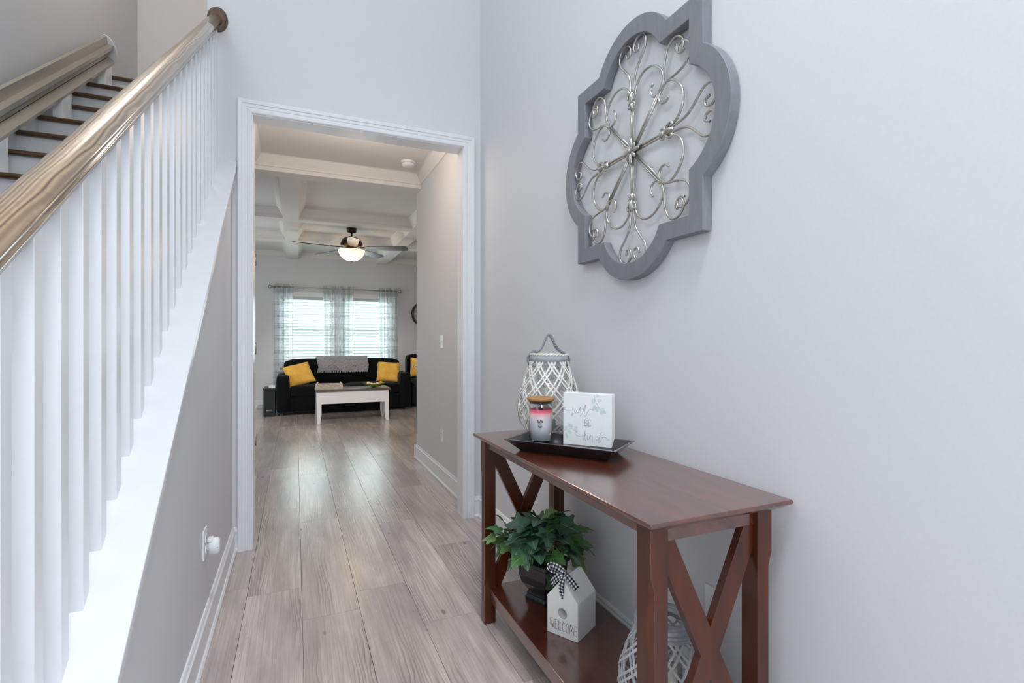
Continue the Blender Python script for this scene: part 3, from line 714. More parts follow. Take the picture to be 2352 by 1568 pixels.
# ------------------------------------------------------------------ console table
TX0, TX1, TY0, TY1, TZ = .710, 1.156, .885, 2.082, .80
ct = thing('console_table', 'mahogany console table with crossed end braces and lower shelf', 'table', ((TX0 + TX1) / 2, (TY0 + TY1) / 2, 0)); CO = tuple(ct.location)
def rect(x0, x1, y0, y1, z): return [(x0, y0, z), (x1, y0, z), (x1, y1, z), (x0, y1, z)]
m = MB(); m.loft([rect(TX0 + i, TX1 - i, TY0 + i, TY1 - i, z) for i, z in ((.020, TZ - .024), (.002, TZ - .011), (0, TZ - .006), (.002, TZ))]); m.build('tabletop', 'mahogany', ct, off=CO, bevel=.0012, seg=1)
LG = .050; LXa, LXb = .735, 1.068; LYa, LYb = .918, 2.002
for lx, sx in ((LXa, -1), (LXb, 1)):
    for ly, sy in ((LYa, -1), (LYb, 1)):
        rings = []
        for z, c in ((0, .012), (.63, .012), (.665, .0012), (TZ - .024, .0012)):
            h = LG / 2; P = [(-h, -h), (h, -h), (h, h), (-h, h)]; poly = []
            for (px, py) in P:
                if (px > 0) == (sx > 0) and (py > 0) == (sy > 0):
                    a_, e_ = (px - sx * c, py), (px, py - sy * c)
                    poly += [a_, e_] if (sx * sy) < 0 else [e_, a_]
                else: poly.append((px, py))
            rings.append([(lx + h + x, ly + h + y, z) for x, y in poly])
        m = MB(); m.loft(rings); m.build('leg', 'mahogany_leg', ct, bevel=.0012, seg=1, off=CO)
MB().box(LXa + .012, LXa + .030, LYa + LG, LYb, TZ - .052, TZ - .024).build('apron', 'mahogany', ct, off=CO)
MB().box(LXb + .02, LXb + .038, LYa + LG, LYb, TZ - .052, TZ - .024).build('apron', 'mahogany', ct, off=CO)
for ly in (LYa, LYb):
    yc = ly + LG / 2
    MB().box(LXa + LG, LXb, yc - .012, yc + .012, TZ - .064, TZ - .024).build('end_rail', 'mahogany', ct, off=CO)
    xa, xb, za, zb = LXa + LG, LXb, .15, TZ - .064; wv = .053
    for fl_ in (0, 1):
        p0, p1 = ((xa, zb), (xb, za)) if fl_ == 0 else ((xb, zb), (xa, za))
        sgn = 1 if p1[0] > p0[0] else -1
        poly = [(p0[0], p0[1]), (p0[0] + sgn * wv * .6, p0[1]), (p1[0], p1[1] + wv * 1.1), (p1[0], p1[1]), (p1[0] - sgn * wv * .6, p1[1]), (p0[0], p0[1] - wv * 1.1)]
        dy = .0005 if fl_ else 0
        m = MB(); m.prism(poly, lambda p, a: (p[0], a, p[1]), yc - .011 - dy, yc + .011 - dy); m.build('brace', 'mahogany_leg', ct, off=CO, bevel=.001, seg=1)
SZ = .15
MB().box(.757, 1.118, .945, 2.026, SZ - .02, SZ).build('shelf', 'mahogany', ct, off=CO, bevel=.002)
MB().box(.762, .782, .968, 2.0, SZ - .055, SZ - .02).build('shelf_rail', 'mahogany', ct, off=CO)
MB().box(1.09, 1.11, .968, 2.0, SZ - .055, SZ - .02).build('shelf_rail', 'mahogany', ct, off=CO)

# ------------------------------------------------------------------ tray
ta = math.atan2(-.807, .59)
tray = thing('serving_tray', 'black rectangular tray with flared sides on the console table', 'tray', (.910, 1.594, TZ), ta)
def rr(hx, hy, z): return [(-hx, -hy, z), (hx, -hy, z), (hx, hy, z), (-hx, hy, z)]
m = MB(); m.loft([rr(.165, .065, .0), rr(.205, .100, .038), rr(.212, .106, .041), rr(.212, .106, .044), rr(.202, .096, .043), rr(.162, .062, .012)])
m.build('body', 'black_tray', tray, bevel=.0015)
TF = TZ + .0125

# box sign
e1 = Vector((.605, -.795, 0)).normalized(); sign = thing('box_sign', 'white wooden box sign reading just be kind, standing on the tray', 'sign', (.9885, 1.5975, TF), math.atan2(e1.y, e1.x))
SWd, SH, SD = .19, .195, .038
m = MB(); m.box(-SWd / 2, SWd / 2, 0, SD, 0, SH); m.build('box', 'sign_paint', sign, bevel=.0015)
def sp_(x, y, d=.0006):
    u = (x - 128) / 1022; t = (y - (170 + 80 * u)) / (1100 + 30 * u); return Vector(((u - .5) * SWd, -d, (1 - t) * SH))
def stroke(mb, pts, w, d=.0004, k=5):
    w *= .86
    P = catmull([sp_(x, y, d) for x, y in pts], k); P2 = [P[0]]
    for p in P[1:]:
        if (p - P2[-1]).length > 1e-5: P2.append(p)
    mb.ribbon(P2, (0, -1, 0), [w * (.65 + .35 * math.sin(PI * i / max(1, len(P2) - 1))) for i in range(len(P2))], .0006)
m = MB()
for pts, w in (([(335, 515), (343, 570), (345, 625), (325, 660), (308, 645), (345, 600)], .0026), ([(372, 540), (378, 595), (398, 612), (418, 580), (428, 540)], .0026), ([(428, 540), (432, 600), (450, 615)], .0028),
               ([(450, 615), (490, 540), (505, 490), (490, 540), (515, 610), (518, 665), (495, 685)], .0026), ([(495, 685), (550, 600), (618, 440), (592, 590), (585, 660), (605, 690), (640, 630), (670, 570), (720, 548), (790, 562)], .0024),
               ([(545, 545), (590, 520), (640, 512)], .0016), ([(150, 478), (186, 492), (150, 520), (220, 555), (310, 550)], .0016), ([(336, 478), (342, 486)], .003)):
    stroke(m, pts, w)
m.build('word_just', 'print_grey', sign)
m = MB()
for pts, w in (([(590, 757), (590, 888)], .006), ([(565, 757), (625, 760)], .0018), ([(565, 888), (628, 890)], .0018), ([(590, 757), (630, 775), (628, 805), (592, 818)], .0034), ([(592, 818), (640, 840), (634, 880), (595, 890)], .0036),
               ([(668, 762), (668, 892)], .006), ([(650, 762), (716, 764)], .0024), ([(716, 764), (718, 786)], .002), ([(668, 825), (702, 826)], .0022), ([(650, 892), (720, 894)], .0024), ([(720, 894), (722, 870)], .002)):
    stroke(m, pts, w, k=4)
m.build('word_be', 'print_grey', sign)
m = MB()
for pts, w in (([(605, 985), (590, 1080), (570, 1195)], .003), ([(575, 1130), (612, 1065), (622, 1085), (588, 1125), (615, 1200), (635, 1220)], .0026), ([(650, 1085), (650, 1170), (680, 1185)], .0028), ([(658, 1052), (664, 1060)], .003),
               ([(690, 1110), (698, 1195)], .0028), ([(698, 1150), (735, 1095), (755, 1120), (752, 1190), (770, 1242)], .0026), ([(872, 1118), (835, 1130), (826, 1178), (850, 1192), (886, 1140)], .0026),
               ([(950, 1018), (918, 1080), (890, 1180), (888, 1245), (920, 1225), (950, 1160), (985, 1130), (1040, 1142), (1085, 1192), (1112, 1180)], .0024), ([(375, 1030), (430, 1090), (510, 1112), (585, 1080)], .0016)):
    stroke(m, pts, w)
m.build('word_kind', 'print_grey', sign)
for pts, leaves in (([(788, 245), (815, 360), (870, 470), (940, 590)], [(775, 370, 40, 55, .2), (895, 365, 48, 34, -.3), (860, 255, 40, 22, .2), (790, 515, 34, 60, .4), (850, 545, 34, 62, -.2), (950, 610, 46, 44, .5), (1010, 605, 24, 40, -.6), (970, 540, 36, 18, 0)]),
                    ([(150, 985), (230, 955), (340, 950), (430, 1030)], [(258, 870, 26, 52, .2), (305, 890, 32, 44, -.2), (192, 920, 36, 30, .4), (408, 930, 44, 30, -.5), (205, 1085, 26, 66, -.3), (275, 1015, 34, 48, -.6), (425, 1005, 30, 34, .5)])):
    m = MB(); stroke(m, pts, .0014); m.build('print_stem', 'print_grey', sign)
    for cx, cy, rx, ry, an in leaves:
        ring = []
        for q in range(14):
            t = 2 * PI * q / 14; x, y = rx * math.cos(t), ry * math.sin(t); ring.append((cx + x * math.cos(an) - y * math.sin(an), cy + x * math.sin(an) + y * math.cos(an)))
        m = MB(); m.loft([[sp_(x, y, .0002) for x, y in ring], [sp_(x, y, .0005) for x, y in ring]]); m.build('print_leaf', 'print_sage', sign)

# jar candle
jar = thing('jar_candle', 'glass jar candle with pink and grey wax under a round wooden lid', 'candle', (.878, 1.757, TF))
m = MB(); m.lathe([(.001, 0), (.041, 0), (.043, .004), (.044, .05), (.049, .157), (.0475, .157), (.0425, .05), (.0415, .006), (.001, .006)], 40); m.build('glass', 'glass', jar)
m = MB(); m.lathe([(.001, .0065), (.041, .0065), (.042, .05), (.0455, .125), (.043, .122), (.001, .122)], 40); m.build('wax', 'wax_layers', jar)
MB().box(-.010, .010, -.001, .001, .122, .134).build('wick', 'print_dark', jar)
m = MB(); m.lathe([(.001, .148), (.0445, .148), (.0445, .158), (.001, .158)], 40); m.build('lid_seal', 'print_dark', jar)
m = MB(); m.lathe([(.001, .158), (.049, .158), (.0535, .162), (.0535, .169), (.052, .170), (.001, .170)], 40); m.build('lid', 'lid_wood', jar)
ca = math.atan2(-1.757, -.878) - .05
def jp(s_, z): r_ = .0442 + (z - .05) / .107 * .005; a_ = ca + s_ / r_; return Vector((math.cos(a_) * (r_ + .0003), math.sin(a_) * (r_ + .0003), z))
m = MB()
def jst(pts, w):
    P = [jp(x, z) for x, z in catmull_2(pts)]; m.ribbon(P, [Vector((p.x, p.y, 0)) for p in P], w, .0004)
def catmull_2(pts): return [(p.x, p.y) for p in catmull([(x, z, 0) for x, z in pts], 3)]
for x0 in (-.010, .0015):
    jst([(x0, .090), (x0 + .003, .077)], .0022); jst([(x0 + .003, .077), (x0 + .0055, .088)], .0008); jst([(x0 + .0055, .088), (x0 + .008, .077)], .0022); jst([(x0 + .008, .077), (x0 + .0105, .086)], .0008)
for i, (z, hw) in enumerate(((.072, .011), (.0655, .009), (.0635, .009), (.0615, .007), (.0595, .004))): jst([(-hw, z), (0, z), (hw, z)], .0007 if i == 0 else .0011)
m.build('printed_logo', 'print_dark' , jar)

# lanterns
def lantern(name, label, loc, prof, zr, band_h, rr_, wil, band, N, turn, handle, rz=0, coil=0):
    t = thing(name, label, 'lantern', loc, rz)
    zs = [p[0] for p in prof]
    def rad(z):
        for (z0, r0), (z1, r1) in zip(prof, prof[1:]):
            if z <= z1: q = (z - z0) / (z1 - z0); q = q * q * (3 - 2 * q) if False else q; return r0 + (r1 - r0) * q
        return prof[-1][1]
    def smooth_r(z): return sum(rad(min(max(z + d, zs[0]), zs[-1])) for d in (-.02, -.01, 0, .01, .02)) / 5
    for sg in (1, -1):
        pts, nor = [], []
        for i in range(25):
            q = i / 24; z = zs[0] + (zs[-1] - zs[0]) * q; a_ = sg * turn * (q - .5); r_ = smooth_r(z) + (.0028 if sg > 0 else 0) * math.sin(PI * q)
            pts.append((r_ * math.cos(a_), r_ * math.sin(a_), z)); nor.append(Vector((math.cos(a_), math.sin(a_), .2)))
        m = MB(); m.ribbon(pts, nor, .0062, .0032); first = m.build('willow_strip', wil, t)
        for k in range(1, N * 2):
            copy_of(first, t, rot=(0, 0, (k // 2) * 2 * PI / N + (k % 2) * .17))
    m = MB(); r0 = smooth_r(zs[0])
    for q in range(3): m.tube([(r0 * math.cos(2 * PI * j / 36), r0 * math.sin(2 * PI * j / 36), .006 + .009 * q) for j in range(37)], .007, 8, caps=False)
    m.lathe([(.001, .001), (r0, .001), (r0, .008), (.001, .008)], 36); m.build('woven_base', band, t)
    if coil:
        for q in range(coil):
            for lv in range(3):
                r_ = rr_ - .004 - q * .0085
                if lv < 2 and q > 0: continue
                m = MB(); m.tube([(r_ * math.cos(2 * PI * j / 40), r_ * math.sin(2 * PI * j / 40), zr + band_h * (lv + .5) / 3 + .003 * math.sin(q)) for j in range(41)], .0075, 8, caps=False); m.build('rim_coil', band, t)
    else:
        m = MB(); m.lathe([(rr_ - .006, zr), (rr_ + .001, zr), (rr_ + .001, zr + band_h), (rr_ - .006, zr + band_h), (rr_ - .006, zr)], 40, caps=False); m.build('rim_band', band, t)
        m = MB()
        for h_ in (0, PI):
            m.tube([((rr_ - .002 + .003 * math.cos(j * .9 + h_)) * math.cos(2 * PI * j / 120), (rr_ - .002 + .003 * math.cos(j * .9 + h_)) * math.sin(2 * PI * j / 120), zr + band_h + .002 + .003 * math.sin(j * .9 + h_)) for j in range(121)], .0032, 5, caps=False)
        m.build('rim_rope', 'rope_white', t)
    gr = .047; g0, g1 = .012, zr - .02
    m = MB(); m.lathe([(gr, g0), (gr, g1), (gr - .002, g1), (gr - .002, g0)], 32, caps=False); m.build('glass_cylinder', 'glass', t)
    if handle:
        C = catmull(handle, 8); L = []
        for h_ in (0, PI):
            pth = []
            for i, p in enumerate(C):
                a_ = i * .9 + h_; pth.append((p.x + .0028 * math.cos(a_), p.y + .0032 * math.sin(a_), p.z + .0028 * math.cos(a_)))
            L.append(pth)
        m = MB()
        for pth in L: m.tube(pth, .0036, 6)
        m.build('rope_handle', 'rope_grey', t)
    return t
vx = Vector((.9186, -.3952, 0)); va = math.atan2(vx.y, vx.x)
lantern('wicker_lantern', 'whitewashed willow lantern with rope handle behind the tray', (.995, 1.915, TZ),
        [(0, .078), (.04, .112), (.09, .133), (.14, .134), (.20, .120), (.26, .099), (.315, .081)], .312, .030, .081, 'willow_white', 'band_grey', 10, 2.1,
        [(-.084, 0, .305), (-.089, 0, .325), (-.083, 0, .345), (-.068, 0, .358), (-.045, 0, .357), (-.030, 0, .372), (-.018, 0, .398), (-.006, 0, .424), (.006, 0, .426), (.018, 0, .404), (.032, 0, .376), (.050, 0, .358), (.072, 0, .345), (.086, 0, .326), (.086, 0, .308), (.080, 0, .298)], rz=va)
pc = thing('pillar_candle', 'white pillar candle inside the willow lantern on the table', 'candle', (.995, 1.915, TZ + .0085))
m = MB(); m.lathe([(.001, 0), (.030, 0), (.030, .186), (.027, .19), (.001, .188)], 28); m.build('wax', 'green_wax', pc)
m = MB(); m.tube([(0, 0, .187), (.002, 0, .20)], .0015, 6); m.build('wick', 'print_dark', pc)
lantern('wicker_lantern', 'grey willow lantern with thick coiled rim on the lower shelf', (.952, 1.125, SZ),
        [(0, .085), (.03, .112), (.08, .130), (.13, .126), (.19, .105), (.25, .080)], .245, .034, .082, 'willow_grey', 'band_grey', 11, 2.0, None, coil=4)
pc = thing('pillar_candle', 'cream pillar candle inside the grey lantern on the shelf', 'candle', (.952, 1.125, SZ + .0085))
m = MB(); m.lathe([(.001, 0), (.033, 0), (.033, .136), (.030, .14), (.001, .138)], 28); m.build('wax', 'cream_wax', pc)
m = MB(); m.tube([(0, 0, .137), (.002, 0, .15)], .0015, 6); m.build('wick', 'print_dark', pc)

# ------------------------------------------------------------------ birdhouse
A, B_, = Vector((.838, 1.625, 0)), Vector((.902, 1.516, 0)); d_ = (B_ - A).normalized()
bh = thing('birdhouse', 'white ceramic birdhouse lettered WELCOME on the lower shelf', 'birdhouse', ((A.x + B_.x) / 2, (A.y + B_.y) / 2, SZ), math.atan2(d_.y, d_.x))
BW, BD, BE, BA = .063, .135, .133, .208
def hole_ring(r, n=24): return [(r * math.cos(2 * PI * j / n), .082 + r * math.sin(2 * PI * j / n)) for j in range(n)]
pent = [(-BW, 0), (BW, 0), (BW, BE), (0, BA), (-BW, BE)]
# front face with a round hole: fan of quads between hole and outline
hr_ = hole_ring(.0185)
def outline_at(a_):
    dx, dz = math.cos(a_), math.sin(a_); best = 1e9
    for i in range(5):
        (x0, z0), (x1, z1) = pent[i], pent[(i + 1) % 5]; z0 -= .082; z1 -= .082
        den = dx * (z1 - z0) - dz * (x1 - x0)
        if abs(den) < 1e-9: continue
        t = (x0 * (z1 - z0) - z0 * (x1 - x0)) / den; u = (x0 * dz - z0 * dx) / den
        if t > 0 and -1e-6 <= u <= 1 + 1e-6: best = min(best, t)
    return (dx * best, .082 + dz * best)
angs = sorted([2 * PI * j / 24 for j in range(24)] + [math.atan2(z - .082, x) % (2 * PI) for x, z in pent])
m = MB(); O = [outline_at(a_) for a_ in angs]; Hh = [(.0185 * math.cos(a_), .082 + .0185 * math.sin(a_)) for a_ in angs]
m.loft([[(x * .001, .05, .082) for x, z in Hh], [(x, .05, z) for x, z in Hh], [(x, 0, z) for x, z in Hh], [(x, 0, z) for x, z in O], [(x, BD, z) for x, z in O], [(x * .001, BD, .082) for x, z in O]], caps=False)
m.build('house_body', 'ceramic', bh, bevel=.0025, seg=3)
letters = {'W': [[(0, 1), (.25, 0), (.5, .8), (.75, 0), (1, 1)]], 'E': [[(.8, 1), (.1, 1), (.1, 0), (.85, 0)], [(.1, .52), (.7, .52)]], 'L': [[(.15, 1), (.15, 0), (.85, 0)]],
           'C': [[(.9, .85), (.5, 1), (.15, .7), (.1, .3), (.45, 0), (.9, .12)]], 'O': [[(.5, 1), (.1, .7), (.1, .3), (.5, 0), (.9, .3), (.9, .7), (.5, 1)]], 'M': [[(0, 0), (.2, 1), (.5, .3), (.8, 1), (1, 0)]]}
x = -.051; m = MB()
for ch in 'WELCOME':
    w_ = {'W': .018, 'M': .017}.get(ch, .0125)
    for pl_ in letters[ch]:
        P = [Vector((x + px * w_, -.0004, .022 + pz * .033)) for px, pz in pl_]
        if ch in 'CO': P = catmull(P, 4); m.ribbon(P, (0, -1, 0), .0011, .0006)
        else:
            for p, q in zip(P, P[1:]): m.ribbon([p, q], (0, -1, 0), .0011, .0006)
    x += w_ + .0026
m.build('lettering', 'print_dark', bh)
# gingham bow tied over the ridge
bw = thing('gingham_bow', 'black and white gingham ribbon bow tied on the birdhouse ridge', 'bow', bh.location + Vector((d_.y * -.018, d_.x * .018, BA + .002)), bh.rotation_euler.z)
def rib(pts, nor, w, nm):
    m = MB(); P = catmull(pts, 6); m.ribbon(P, nor, w, .0009, uvw=True); m.build(nm, 'gingham', bw)
rib([(0, 0, .010), (-.020, -.006, .024), (-.046, -.010, .030), (-.062, -.006, .022), (-.060, .002, .010), (-.040, .004, .008), (-.018, .002, .008), (0, 0, .008)], (0, -1, .45), .022, 'loop')
rib([(0, -.004, .012), (-.014, -.012, .002), (-.030, -.018, -.014), (-.046, -.016, -.034)], (-.2, -1, .5), .023, 'loop')
rib([(0, -.002, .010), (.014, -.006, .004), (.030, -.004, -.010), (.048, .002, -.034)], (.5, -.6, .8), [.010] + [.022] * 18, 'tail')
rib([(0, -.006, .010), (.001, -.020, -.010), (-.002, -.022, -.040), (.001, -.021, -.072)], (0, -1, .15), [.008 + .014 * math.sin(PI * min(1, i / 18)) ** .8 for i in range(19)], 'tail')
rib([(0, .004, .020), (0, -.008, .019), (0, -.014, .011), (0, -.010, .003), (0, -.002, .002)], [Vector((0, -.3, 1))] * 6 + [Vector((0, -1, .6))] * 6 + [Vector((0, -1, -.1))] * 6 + [Vector((0, -1, -.8))] * 7, .012, 'knot')

# ------------------------------------------------------------------ potted ivy
pe = math.atan2(-.91, .40)
pot = thing('potted_ivy', 'green ivy in a square black pot on the lower shelf', 'potted plant', (.928, 1.838, SZ), pe)
m = MB(); m.loft([rr(.050, .050, 0), rr(.052, .052, .014), rr(.045, .045, .024), rr(.048, .048, .032), rr(.041, .041, .037), rr(.046, .046, .045), rr(.062, .062, .072), rr(.070, .070, .105), rr(.073, .073, .150), rr(.080, .080, .155), rr(.080, .080, .168), rr(.070, .070, .168), rr(.066, .066, .15)])
m.build('pot', 'black_pot', pot, bevel=.002)
m = MB(); m.grid(lambda u, v: ((u - .5) * .13, (v - .5) * .13, .152 + .02 * math.sin(PI * u) * math.sin(PI * v)), 8, 8); m.build('moss', 'soil_moss', pot)
def leaf_mesh(fold, droop, seed):
    rnd_ = random.Random(seed)
    out = [(0, 0), (.14, -.11), (.36, -.15), (.52, -.02), (.45, .13), (.47, .22), (.70, .38), (.66, .50), (.42, .49), (.29, .57), (.23, .74), (.12, .90), (0, 1.02)]
    full = out + [(-x, y) for x, y in reversed(out[1:-1])]
    m = MB()
    def zf(x, y): return fold * abs(x) * .55 - droop * y * y * .45 + .04 * math.sin(9 * y + seed)
    ctr = [(0, .02), (0, .35), (0, .7), (0, 1.04)]
    vs = [(x, y, zf(x, y)) for x, y in full]; n = len(vs)
    inner = [(x * .45, .30 + (y - .30) * .5, zf(x * .45, .30 + (y - .3) * .5)) for x, y in full]
    o = m._add(vs + inner + [(0, .30, zf(0, .3))], [(i, (i + 1) % n, n + (i + 1) % n, n + i) for i in range(n)] + [(n + i, n + (i + 1) % n, 2 * n) for i in range(n)], True)
    for i, (x, y) in enumerate(full): m.uv[o + i] = (abs(x), y); m.uv[o + n + i] = (abs(x) * .45, y)
    m.uv[o + 2 * n] = (0, .3)
    me = m.mesh('ivy_leaf'); me.materials.append(M['leaf']); return me
LM = [leaf_mesh(.35, .5, 1), leaf_mesh(.15, .7, 2), leaf_mesh(-.2, .4, 3), leaf_mesh(.4, .15, 4)]
rnd = random.Random(21)
def add_leaf(p, az, tilt, roll, s_, mi):
    o = bpy.data.objects.new('leaf', LM[mi % 4]); COL.objects.link(o); o.parent = pot; o.location = p
    Mx = Matrix.Rotation(az - PI / 2, 4, 'Z') @ Matrix.Rotation(tilt, 4, 'X') @ Matrix.Rotation(roll, 4, 'Y')
    o.rotation_euler = Mx.to_euler(); o.scale = (s_, s_, s_)
for k in range(64):
    az = rnd.uniform(0, 2 * PI); q = rnd.uniform(.08, 1.0); el = (1 - q) * PI / 2 * 1.1
    rad_ = .148 * math.cos(el * .95) * rnd.uniform(.72, 1.05)
    z = .185 + .135 * math.sin(el) * rnd.uniform(.7, 1.1) - .06 * max(0, q - .8) * 5 * rnd.random()
    add_leaf((rad_ * math.cos(az) * .92, rad_ * math.sin(az) * .92, z), az + rnd.uniform(-.7, .7), R(rnd.uniform(-48, 14)) + el * .35, R(rnd.uniform(-35, 35)), rnd.uniform(.070, .098), k)
inv = Matrix.Rotation(-pe, 3, 'Z'); vw = inv @ vx    # picture-right direction in pot space
for i, (sx, z, s_, tilt) in enumerate(((-.155, .235, .075, -20), (-.175, .275, .060, 30), (-.185, .25, .065, -10), (-.165, .20, .055, -50), (-.14, .31, .045, 60), (.135, .28, .08, 15), (.14, .23, .08, -25), (-.13, .16, .05, -70), (.06, .335, .055, 25), (.0, .345, .05, 35))):
    p = vw * sx + Vector((rnd.uniform(-.02, .02), rnd.uniform(-.02, .02), z)); az = math.atan2(vw.y * sx, vw.x * sx) + rnd.uniform(-.6, .6)
    add_leaf(p, az, R(tilt), R(rnd.uniform(-30, 30)), s_, i)
for k in range(12):
    az = 2 * PI * k / 12 + .2; r1 = rnd.uniform(.09, .13); zt = rnd.uniform(.20, .28)
    m = MB(); m.tube(catmull([(.02 * math.cos(az), .02 * math.sin(az), .155), (.05 * math.cos(az), .05 * math.sin(az), zt), (r1 * math.cos(az), r1 * math.sin(az), zt - .02)], 5), .0016, 5); m.build('stem', 'stem_green', pot)
m = MB(); e_ = vw * -.19; m.tube(catmull([(0, 0, .16), tuple(vw * -.08 + Vector((0, 0, .24))), tuple(vw * -.14 + Vector((0, 0, .25))), tuple(e_ + Vector((0, 0, .26)))], 6), .0018, 5); m.build('stem', 'stem_green', pot)

# ------------------------------------------------------------------ living room furniture
def soft_box(x0, x1, y0, y1, z0, z1, bev, name, mat, parent, off, puff=0.0, seg=4):
    m = MB(); nx, ny, nz = 10, 8, 6
    bmn = bmesh.new(); bmesh.ops.create_cube(bmn, size=1.0)
    bmesh.ops.subdivide_edges(bmn, edges=bmn.edges[:], cuts=7, use_grid_fill=True)
    cx, cy, cz = (x0 + x1) / 2, (y0 + y1) / 2, (z0 + z1) / 2; hx, hy, hz = (x1 - x0) / 2, (y1 - y0) / 2, (z1 - z0) / 2
    for v in bmn.verts:
        p = v.co * 2
        q = Vector((p.x * hx, p.y * hy, p.z * hz))
        # round the corners
        ix, iy, iz = max(hx - bev, 0), max(hy - bev, 0), max(hz - bev, 0)
        c = Vector((max(-ix, min(ix, q.x)), max(-iy, min(iy, q.y)), max(-iz, min(iz, q.z)))); d = q - c
        if d.length > 1e-6: q = c + d.normalized() * bev
        if puff:
            g = (1 - p.x ** 2) * (1 - p.y ** 2), (1 - p.x ** 2) * (1 - p.z ** 2), (1 - p.y ** 2) * (1 - p.z ** 2)
            q.z += math.copysign(puff * g[0], p.z) if abs(p.z) > .99 else 0; q.y += math.copysign(puff * g[1], p.y) if abs(p.y) > .99 else 0
        q += Vector((mnoise.noise(q * 5 + Vector((cx, cy, cz))), mnoise.noise(q * 5 + Vector((7, cx, cz))), mnoise.noise(q * 5 + Vector((cx, 3, cy))))) * .006
        v.co = q + Vector((cx - off[0], cy - off[1], cz - off[2]))
    for f in bmn.faces: f.smooth = True
    me = bpy.data.meshes.new(name); bmn.to_mesh(me); bmn.free(); me.materials.append(M[mat])
    o = bpy.data.objects.new(name, me); COL.objects.link(o); o.parent = parent; return o
SX0, SX1, SY0, SY1 = -.29, 1.885, 8.86, 9.80
so = thing('sofa', 'black velvet three seat sofa under the windows', 'sofa', ((SX0 + SX1) / 2, (SY0 + SY1) / 2, 0)); SFO = tuple(so.location)
soft_box(SX0 + .02, SX1 - .02, SY0 + .04, SY1, .05, .30, .03, 'base', 'velvet_black', so, SFO)
soft_box(SX0, SX0 + .20, SY0, SY1 - .05, .04, .645, .045, 'arm', 'velvet_black', so, SFO)
soft_box(SX1 - .20, SX1, SY0, SY1 - .05, .04, .645, .045, 'arm', 'velvet_black', so, SFO)
soft_box(SX0 + .1, SX1 - .1, SY1 - .2, SY1, .1, .80, .05, 'back', 'velvet_black', so, SFO)
xm = (SX0 + SX1) / 2
for a, e in ((SX0 + .205, xm - .003), (xm + .003, SX1 - .205)):
    soft_box(a, e, SY0 + .01, SY1 - .30, .30, .475, .05, 'seat_cushion', 'velvet_black', so, SFO, puff=.012)
for a, e in ((SX0 + .105, xm - .003), (xm + .003, SX1 - .105)):
    soft_box(a, e, SY1 - .40, SY1 - .14, .46, .875, .07, 'back_cushion', 'velvet_black', so, SFO, puff=.03)
for a in (SX0 + .08, SX1 - .08):
    for y in (SY0 + .08, SY1 - .1): MB().box(a - .025, a + .025, y - .025, y + .025, 0, .055).build('foot', 'print_dark', so, off=SFO)
ac = thing('armchair', 'black velvet armchair partly hidden at the hallway corner', 'armchair', (2.5, 9.45, 0)); ACO = (2.5, 9.45, 0)
soft_box(1.98, 3.02, 9.0, 9.92, .04, .40, .05, 'base', 'velvet_black', ac, ACO)
soft_box(2.0, 3.0, 9.0, 9.70, .38, .52, .05, 'seat_cushion', 'velvet_black', ac, ACO, puff=.01)
soft_box(1.97, 3.03, 9.66, 9.95, .2, .95, .08, 'backrest', 'velvet_black', ac, ACO, puff=.02)
soft_box(2.84, 3.04, 8.98, 9.80, .1, .66, .05, 'arm', 'velvet_black', ac, ACO)
def pillow(name, label, loc, rot, s_, th, text=None):
    t = thing(name, label, 'cushion', loc); t.rotation_euler = rot
    m = MB()
    def side_(sg):
        def fn(u, v):
            x, z = u * 2 - 1, v * 2 - 1
            pin = 1 - .055 * (1 - abs(x) ** 2.5) * abs(z) ** 4; pin2 = 1 - .055 * (1 - abs(z) ** 2.5) * abs(x) ** 4
            h = max(0, (1 - x ** 4) * (1 - z ** 4)) ** .55
            w_ = mnoise.noise(Vector((x * 1.6, z * 1.6, sg + s_))) * .018 * h
            return (x * s_ / 2 * pin2, sg * (th / 2 * h) + w_, s_ / 2 + z * s_ / 2 * pin)
        return fn
    m.grid(side_(-1), 22, 22); m.grid(side_(1), 22, 22); m.build('cover', 'mustard', t)
    if text:
        m = MB()
        for pts, w in text:
            P = catmull([(x, -th / 2 - .012, z) for x, z in pts], 5); m.ribbon(P, (0, -1, 0), w, .012)
        m.build('lettering', 'cloth_white', t)
    return t
pillow('throw_pillow', 'mustard yellow pillow tilted against the left sofa arm', (.12, 9.08, .485), (R(-40), R(-13), R(12)), .43, .15)
pillow('throw_pillow', 'mustard yellow pillow upright against the right sofa arm', (1.52, 9.16, .48), (R(-34), R(4), R(-8)), .41, .15)
pillow('throw_pillow', 'mustard yellow pillow with white lettering on the armchair', (2.155, 9.42, .52), (R(-14), R(4), R(-6)), .38, .13,
       [([(-.145, .245), (-.148, .19), (-.14, .165), (-.125, .165)], .010), ([(-.165, .222), (-.125, .225)], .008), ([(-.09, .215), (-.112, .195), (-.10, .165), (-.075, .168), (-.066, .195), (-.09, .215)], .009), ([(-.02, .21), (-.042, .20), (-.04, .17), (-.015, .175), (-.012, .21), (-.018, .14), (-.045, .13)], .009)])
th = thing('throw_blanket', 'grey fluffy throw draped over the sofa back', 'blanket', (.77, 9.55, .595))
rb = random.Random(5)
